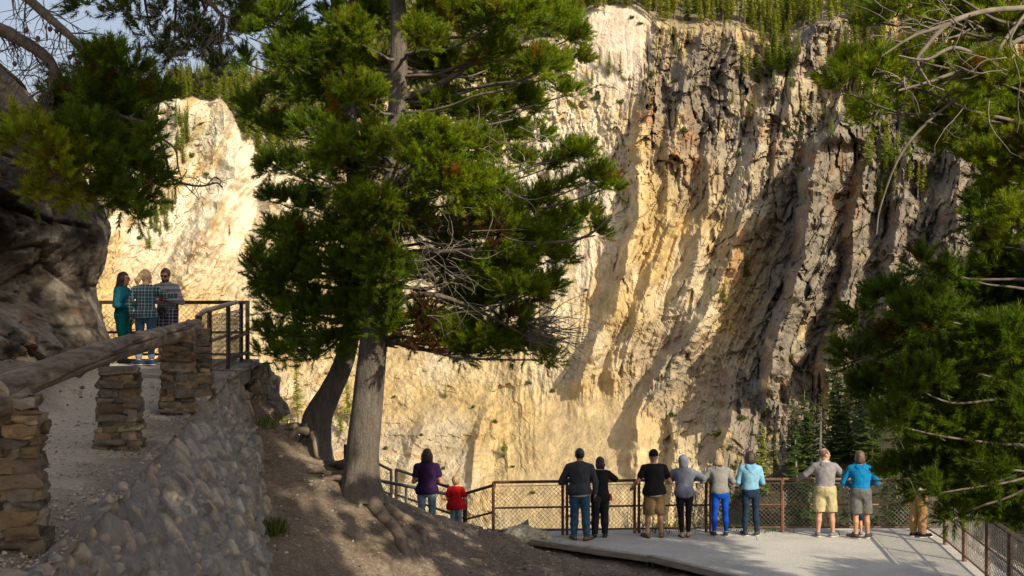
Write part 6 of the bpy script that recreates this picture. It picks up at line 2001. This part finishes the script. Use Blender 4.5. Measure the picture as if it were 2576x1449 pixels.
        X, Y, Z = f.grid(); Q = np.stack([X - fig.hd[0], Y - fig.hd[1], Z - fig.hd[2]], -1) @ R_ / h
        face = hair.get('face', .035)
        line = hair.get('line', .062)
        c = np.minimum(face - Q[..., 1], 9) ; keepout = np.maximum(-(Q[..., 1] - face), Q[..., 2] - line)          # face opening
        d2 = -keepout
        f.cut(d2 * h)
        if st in ('short', 'thin'):
            nape = -.055 if st == 'short' else -.03
            f.cut((nape + .5 * np.clip(Q[..., 1] + .02, 0, 1) * 1.2 - Q[..., 2]) * h)
        if st == 'thin': f.cut((Q[..., 2] - .085 - 4 * np.clip(np.abs(Q[..., 0]) - .045, 0, 1)) * h)
        emit(root, 'hair', f, hair['mat'], .010, None, (30, 30, 12))
    if hat:
        h = fig.hk; f = SDF(fig.hd - .25, fig.hd + .3, .009); R_ = fig.hR()
        X, Y, Z = f.grid()
        if hat['style'] in ('beanie', 'cap'):
            f.ell(fig.hp((0, -.012, .035)), np.array([.092, .108, .112]) * h, .02, R_)
            Q = np.stack([X - fig.hd[0], Y - fig.hd[1], Z - fig.hd[2]], -1) @ R_ / h
            f.cut(((.012 if hat['style'] == 'beanie' else .03) - Q[..., 2]) * h)
            if hat['style'] == 'cap': f.cone(fig.hp((-.03, .10, .035)), fig.hp((.03, .10, .035)), .045 * h, .045 * h, .01, flat=(R_[:, 2], 4.0))
            emit(root, hat['style'], f, hat['mat'], .004)
        if hat['style'] == 'hood':
            f.ell(fig.hp((0, -.02, .02)), np.array([.102, .118, .128]) * h, .02, R_); f.ell(fig.hp((0, -.05, -.09)), np.array([.09, .08, .09]) * h, .05, R_)
            Q = np.stack([X - fig.hd[0], Y - fig.hd[1], Z - fig.hd[2]], -1) @ R_ / h
            f.cut((Q[..., 1] - .055) * h); emit(root, 'hood', f, hat['mat'], .012, None, (22, 22, 14))
    for e in extras: e(root, fig)
    return root


def sunglasses(root, fig):
    h = fig.hk; mb = MB()
    for sg in (-1, 1):
        a = np.linspace(0, 2 * math.pi, 13)[:-1]; ring = np.array([fig.hp((.034 * sg + .027 * math.cos(t), .098 - .012 * abs(math.cos(t)) * (1 if math.cos(t) * sg > 0 else 0), .010 + .021 * math.sin(t))) for t in a])
        cen = fig.hp((.034 * sg, .103, .010)); v = np.vstack([ring, cen]); f = np.array([[i, (i + 1) % 12, 12] for i in range(12)]); mb.add(v, f)
        mb.tube([fig.hp((.060 * sg, .088, .014)), fig.hp((.080 * sg, .03, .016)), fig.hp((.084 * sg, -.02, .01))], .004 * h, 5)
    mb.tube([fig.hp((-.012, .108, .016)), fig.hp((.012, .108, .016))], .004 * h, 5)
    v, f, _ = mb.arrays(); mobj('sunglasses', v, f, M_lens, root)


def eyes(root, fig):
    h = fig.hk
    for sg in (-1, 1):
        f = SDF(fig.hp((.032 * sg, .083, .008)) - .03, fig.hp((.032 * sg, .083, .008)) + .03, .004); f.ell(fig.hp((.032 * sg, .083, .008)), np.array([.014, .010, .008]) * h, 0, fig.hR()); emit(root, 'eye', f, M_lens)


M_lip = skin_mat('lips', (.42, .13, .10)); M_beard = cloth('stubble', (.13, .07, .045))


def lips(root, fig):
    f = SDF(fig.hp((0, .088, -.058)) - .05, fig.hp((0, .088, -.058)) + .05, .005); f.cone(fig.hp((-.019, .086, -.058)), fig.hp((.019, .086, -.058)), .0095 * fig.hk, .0095 * fig.hk, 0); emit(root, 'mouth', f, M_lip)


def beard(root, fig):
    f = SDF(fig.hp((0, .04, -.08)) - .12, fig.hp((0, .04, -.08)) + .12, .007); f.ell(fig.hp((0, .030, -.072)), np.array([.061, .069, .055]) * fig.hk, .01, fig.hR())
    X, Y, Z = f.grid(); Q = np.stack([X - fig.hd[0], Y - fig.hd[1], Z - fig.hd[2]], -1) @ fig.hR() / fig.hk
    f.cut(-(np.minimum(.038 - np.abs(Q[..., 0]), Q[..., 1] - .05) * 1.0 + np.where(Q[..., 2] < -.075, -1, 0)) * 0 + (Q[..., 2] + .045)); emit(root, 'beard', f, M_beard)


def camera_prop(c, label, rz=0.0, drop=True):
    e = empty('camera', c, rz, label, 'camera')
    mb = MB(); mb.box((0, 0, 0), (.13, .06, .09)); mb.box((0, 0, .055), (.05, .05, .03)); mb.build('body', M_black, e, False)
    mb = MB(); mb.tube([(0, 0, -.0), (0, .06, -.03), (0, .10, -.05)] if not drop else [(0, .0, -.03), (0, .01, -.09), (0, .015, -.15)], [.035, .038, .040], 14); mb.build('lens', M_black, e)
    mb = MB(); mb.tube(catmull([(-.06, 0, .03), (-.08, .0, -.06), (-.02, -.02, -.12), (.05, 0, -.08), (.065, 0, .03)], 5), .006, 5, False); mb.build('strap', M_black, e)
    return e


def stand(px, Y, z=FZ): return ((px - CX) / F * Y, Y, z)


def hair(style, c, **kw): return dict(style=style, mat=hair_mat('hair', c), **kw)


jean_l = cloth('faded_jeans', (.17, .26, .36), .3, 12); jean_m = cloth('blue_jeans', (.035, .085, .16), .3, 12); jean_d = cloth('dark_jeans', (.014, .028, .055), .3, 12)
black = cloth('black_cloth', (.012, .012, .013)); white = cloth('white_cloth', (.62, .61, .60)); brownshoe = cloth('brown_leather', (.16, .10, .055)); darkshoe = cloth('dark_shoe', (.05, .045, .045)); greyshoe = cloth('grey_shoe', (.16, .155, .15))


def rail_arms(ex=.30, ey=.24, ez=1.12, wx=.12, wy=.42, wz=1.11): return (((-ex, ey, ez), (-wx, wy, wz)), ((ex, ey, ez), (wx, wy, wz)))


# woman and boy by the steps
fg = Figure(1.70, 1.06, .0, ((-.11, 0), (.11, .03)), (((-.27, .0, 1.10), (-.15, .25, 1.13)), ((.28, .0, 1.09), (.15, .24, 1.12))), hipw=1.1)


def green_case(root, fig):
    mb = MB(); mb.box((.06 * fig.k, -.150 * fig.b, .90), (.075, .012, .05)); v, f, _ = mb.arrays(); mobj('phone_case', v, f, cloth('green_case', (.10, .55, .04)), root, False)


person(stand(1074, 24.4, -4.345), .05, fg, 'woman in a purple T-shirt and faded jeans with a brown bob, beside the small boy', SK_B, dict(mat=cloth('purple_tee', (.028, .010, .05)), sleeve=.52, hem=.86, loose=.026, flare=.02), dict(mat=jean_l, loose=.012),
       dict(mat=white), hair('bob', (.055, .028, .014)), (green_case,))
fg = Figure(1.14, 1.0, .0, ((-.11, 0), (.11, 0)), (((-.27, .03, 1.10), (-.24, .16, .98)), ((.28, .02, 1.10), (.26, .12, .92))), headk=1.42, yaw=-.25)
person(stand(1147, 24.35, -4.33), -.1, fg, 'small boy with short fair hair in a red T-shirt and jeans', SK_A, dict(mat=cloth('red_tee', (.40, .008, .014)), sleeve=.6, hem=.80, loose=.022, flare=.01), dict(mat=jean_l), dict(mat=white), hair('short', (.36, .24, .12)))

# the row along the back railing
fg = Figure(1.79, 1.22, .04, ((-.11, .02), (.14, -.05)), (((-.36, .05, 1.10), (-.24, .30, 1.10)), ((.30, .0, 1.12), (.30, .03, .88))), toe=(.35, .5))
person(stand(1458, 24.45), -.1, fg, 'heavy man in a charcoal jacket and blue jeans holding a camera at his side', SK_C, dict(mat=cloth('charcoal_jacket', (.050, .052, .062)), name='jacket', hem=.88, loose=.030, under=white, collar=.06, wr=.014, flare=.01),
       dict(mat=jean_m, loose=.022, wr=.016), dict(mat=brownshoe, top=.03), hair('short', (.022, .015, .011), line=.05))
camera_prop((stand(1504, 24.42)[0], 24.42, FZ + .80), 'black camera hanging from the hand of the man in the charcoal jacket')
fg = Figure(1.60, .96, .20, ((-.12, 0), (.10, .02)), (((-.34, .22, 1.18), (-.12, .42, 1.15)), ((.36, .22, 1.22), (.16, .44, 1.16))), nod=-.1, yaw=.2)


def red_tag(root, fig):
    mb = MB(); mb.beam((.20, -.02, .88), (.215, -.04, .74), .05, .02, (0, 1, 0)); v, f, _ = mb.arrays(); mobj('hip_pouch', v, f, cloth('orange_pouch', (.5, .08, .03)), root, False)


person(stand(1510, 24.72), -.05, fg, 'person all in black with a dark cap, leaning on the railing beside the charcoal jacket', SK_B, dict(mat=black, sleeve=.85, hem=.78, loose=.028, flare=.01), dict(mat=cloth('dark_trousers', (.022, .022, .025)), loose=.03, wr=.018),
       dict(mat=darkshoe), hair('shaggy', (.02, .013, .01)), (red_tag,), dict(style='cap', mat=cloth('cap_grey', (.045, .045, .05))))
fg = Figure(1.73, 1.16, .03, ((-.15, 0), (.15, .02)), (((-.34, .03, 1.12), (-.38, .24, 1.00)), ((.33, .03, 1.11), (.30, .26, 1.10))), toe=(.3, .3), yaw=-.12)
person(stand(1646, 24.7), .12, fg, 'man in a black T-shirt, black beanie and khaki cargo shorts at the railing', SK_C, dict(mat=black, sleeve=.52, hem=.87, loose=.028, under=white, flare=.02), dict(mat=cloth('khaki_brown', (.17, .115, .055)), name='shorts', cuff=.46, loose=.032, wr=.016, pockets=True),
       dict(mat=brownshoe), None, (), dict(style='beanie', mat=black))
fg = Figure(1.64, 1.14, .22, ((-.06, -.02), (.08, .04)), (((-.34, .22, 1.24), (-.14, .42, 1.18)), ((.42, .20, 1.24), (.16, .42, 1.17))), nod=-.15, hipw=1.08)
hoodie = cloth('grey_blue_hoodie', (.155, .17, .215))
person(stand(1722, 24.72), -.05, fg, 'person with a grey hood up over the head and black leggings, leaning on the railing', SK_A, dict(mat=hoodie, name='hoodie', hem=.80, loose=.030, wr=.014, flare=.0), dict(mat=black, loose=.008, loose2=.004, wr=.006, cuff=.10), dict(mat=darkshoe, flip=True), None, (), dict(style='hood', mat=hoodie))
fg = Figure(1.66, 1.0, .18, ((-.13, 0), (.12, .0)), (((-.36, .16, 1.15), (-.14, .40, 1.15)), ((.30, .16, 1.13), (.16, .40, 1.15))), nod=-.25, hipw=1.05)
greyh = cloth('grey_hoodie', (.20, .195, .18))
person(stand(1812, 25.0 - .15), .0, fg, 'blonde woman in a grey hoodie and bright cobalt blue trousers', SK_A, dict(mat=greyh, name='hoodie', hem=.91, loose=.024, hood=greyh, lining=cloth('navy_lining', (.012, .015, .035))), dict(mat=cloth('cobalt_trousers', (.004, .055, .36)), loose=.007, loose2=.006, wr=.008, cuff=.10),
       dict(mat=darkshoe, sole=M_rubber), hair('bob', (.32, .22, .11)))
fg = Figure(1.69, .96, .08, ((-.12, 0), (.12, .0)), (((-.25, .08, 1.10), (-.14, .36, 1.13)), ((.25, .08, 1.10), (.14, .36, 1.13))), toe=(.3, .3), nod=-.12, yaw=.15)
lblue = cloth('pale_blue_hoodie', (.17, .35, .48))
person(stand(1889, 24.9), -.05, fg, 'dark haired woman in a pale blue hoodie and dark jeans', SK_A, dict(mat=lblue, name='hoodie', hem=.97, loose=.022, hood=cloth('blue_hood', (.15, .34, .52))), dict(mat=jean_d, loose=.012, waist=1.0), dict(mat=darkshoe, sole=M_rubber), hair('bob', (.035, .014, .010)))
fg = Figure(1.76, 1.14, .05, ((-.14, 0), (.15, .0)), (((-.38, .08, 1.22), (-.46, .32, 1.12)), ((.36, .10, 1.22), (.42, .34, 1.12))), yaw=-1.15, toe=(.0, .7))
gm = cloth('mid_grey_hoodie', (.215, .205, .21))
person(stand(2076, 24.78), -.12, fg, 'balding man in a grey hoodie and pale khaki shorts, head turned to the right', SK_C, dict(mat=gm, name='hoodie', hem=.97, loose=.024, hood=gm, lining=cloth('pale_lining', (.45, .44, .43))), dict(mat=cloth('pale_khaki', (.40, .35, .20)), name='shorts', cuff=.50, loose=.034, wr=.016, pockets=True),
       dict(mat=greyshoe, sole=M_rubber), hair('thin', (.11, .065, .04), line=.075), (eyes, lips))
fg = Figure(1.73, 1.06, .06, ((-.10, -.06), (.14, .05)), (((-.34, .10, 1.11), (-.18, .28, 1.02)), ((.33, .12, 1.11), (.22, .34, 1.08))), toe=(1.0, .4), yaw=-.1, nod=-.1)
bl_ = cloth('bright_blue_hoodie', (.004, .16, .36))
person(stand(2165, 24.6), -.2, fg, 'man with shaggy brown hair in a bright blue hoodie and grey shorts', SK_B, dict(mat=bl_, name='hoodie', hem=.93, loose=.028, hood=cloth('blue_hood_cloth', (.004, .17, .38)), wr=.014), dict(mat=cloth('grey_shorts', (.115, .113, .105)), name='shorts', cuff=.50, loose=.034, wr=.016),
       dict(mat=darkshoe, sole=M_rubber), hair('shaggy', (.10, .052, .028)))
fg = Figure(1.05, 1.0, .05, ((-.10, 0), (.10, 0)), headk=1.4)
person(stand(2158, 25.0), 0, fg, 'child almost hidden in front of the man in the bright blue hoodie', SK_A, dict(mat=gm, sleeve=.8, hem=.8), dict(mat=jean_d, name='shorts', cuff=.5), dict(mat=greyshoe), hair('short', (.1, .06, .03)))
fg = Figure(1.76, 1.05, .05, ((-.09, -.02), (.10, .05)), rail_arms(.28, .2, 1.14))
person(stand(2308, 24.75), -1.1, fg, 'person in tan trousers and a white shirt in the corner, half hidden by the pine', SK_B, dict(mat=white, hem=.88, loose=.03), dict(mat=cloth('tan_trousers', (.36, .225, .10)), loose=.026, wr=.018), dict(mat=black, sole=M_rubber), hair('short', (.04, .025, .015)))

# three people on the upper lookout
fg = Figure(1.64, .98, .0, ((-.09, 0), (.09, .04)), (((-.27, .0, 1.12), (-.20, .22, 1.10)), ((.27, .0, 1.12), (.19, .22, 1.09))), yaw=.15)
tl = cloth('teal_jacket', (.008, .095, .135))
person(stand(308, 22.5, -.865), -1.75, fg, 'woman with long dark hair and sunglasses in a teal jacket and green trousers', SK_B, dict(mat=tl, name='jacket', hem=.80, loose=.024, collar=.05, hood=tl), dict(mat=cloth('green_trousers', (.006, .15, .14)), loose=.02, wr=.014), dict(mat=darkshoe), hair('long', (.025, .011, .008)), (sunglasses, lips))
fg = Figure(1.67, 1.02, .0, ((-.13, 0), (.11, .0)), (((-.30, -.02, 1.13), (-.25, .02, .90)), ((.36, .05, 1.28), (.56, .06, 1.285), (1.0, .02, -.04))), yaw=-.75, hipw=1.06, toe=(.9, -.9))
person(stand(366, 21.85, -.875), .0, fg, 'blonde woman with a ponytail in a teal plaid shirt pointing to the right', SK_A, dict(mat=plaid_mat('teal_plaid', (.012, .10, .14), (.004, .018, .035), (.34, .34, .33), 8.5, 8.5), hem=.86, loose=.020, flare=.012, point=1, wr=.014, sleeve=1.92),
       dict(mat=jean_m, cuff=.20, loose=.012, roll=cloth('cuff_blue', (.22, .27, .34))), dict(mat=cloth('blue_shoe', (.03, .05, .12)), sole=M_rubber), hair('ponytail', (.50, .36, .18)))
fg = Figure(1.72, 1.02, .02, ((-.12, 0), (.12, .0)), (((-.30, .02, 1.13), (-.08, .24, 1.17)), ((.30, .02, 1.13), (.08, .24, 1.15))), nod=-.28)
st_h = stripe_mat('striped_hoodie', (.34, .33, .33), (.17, .17, .19), 3.2)


def green_shirt(root, fig):
    f = SDF(fig.nb - .25, fig.nb + .2, .009); f.ell(fig.nb + np.array([0, .075, -.085]) * fig.k, np.array([.045, .05, .085]) * fig.k, 0); emit(root, 'shirt_front', f, cloth('green_tee', (.01, .30, .10)))


def cam_strap(root, fig):
    mb = MB(); n = fig.nb
    for sg in (-1, 1): mb.tube([n + np.array([.06 * sg, -.02, .03]), n + np.array([.085 * sg, .13, -.10]), n + np.array([.03 * sg, .20, -.36])], .008, 5)
    v, f, _ = mb.arrays(); mobj('neck_strap', v, f, M_black, root)


person(stand(419, 23.1, -.855), math.pi - .1, fg, 'man with sunglasses in a striped grey hoodie and plaid shorts looking down at a phone', SK_B, dict(mat=st_h, name='hoodie', hem=.86, loose=.026, hood=st_h, curl=.8), dict(mat=plaid_mat('navy_plaid', (.03, .03, .09), (.015, .012, .04), (.45, .43, .45), 8, 8), name='shorts', cuff=.46, loose=.032),
       dict(mat=brownshoe, flip=True), hair('short', (.085, .042, .02), face=.05, line=.07), (sunglasses, beard, green_shirt, cam_strap))
c = np.array(stand(419, 23.1, -.855))
camera_prop(c + np.array([0, -.27, .94]), 'black camera hanging at the chest of the man in the striped hoodie', math.pi, False)
ph = empty('phone', c + np.array([.0, -.34, 1.19]), 0, 'dark red phone held by the man in the striped hoodie', 'phone')
mb = MB(); mb.box((0, 0, 0), (.075, .012, .14), np.array([[1, 0, 0], [0, .8, .6], [0, -.6, .8]])); mb.build('case', cloth('red_case', (.12, .02, .015)), ph, False)
mb = MB(); mb.box((0, .008, .006), (.066, .003, .125), np.array([[1, 0, 0], [0, .8, .6], [0, -.6, .8]])); mb.build('screen', M_lens, ph, False)
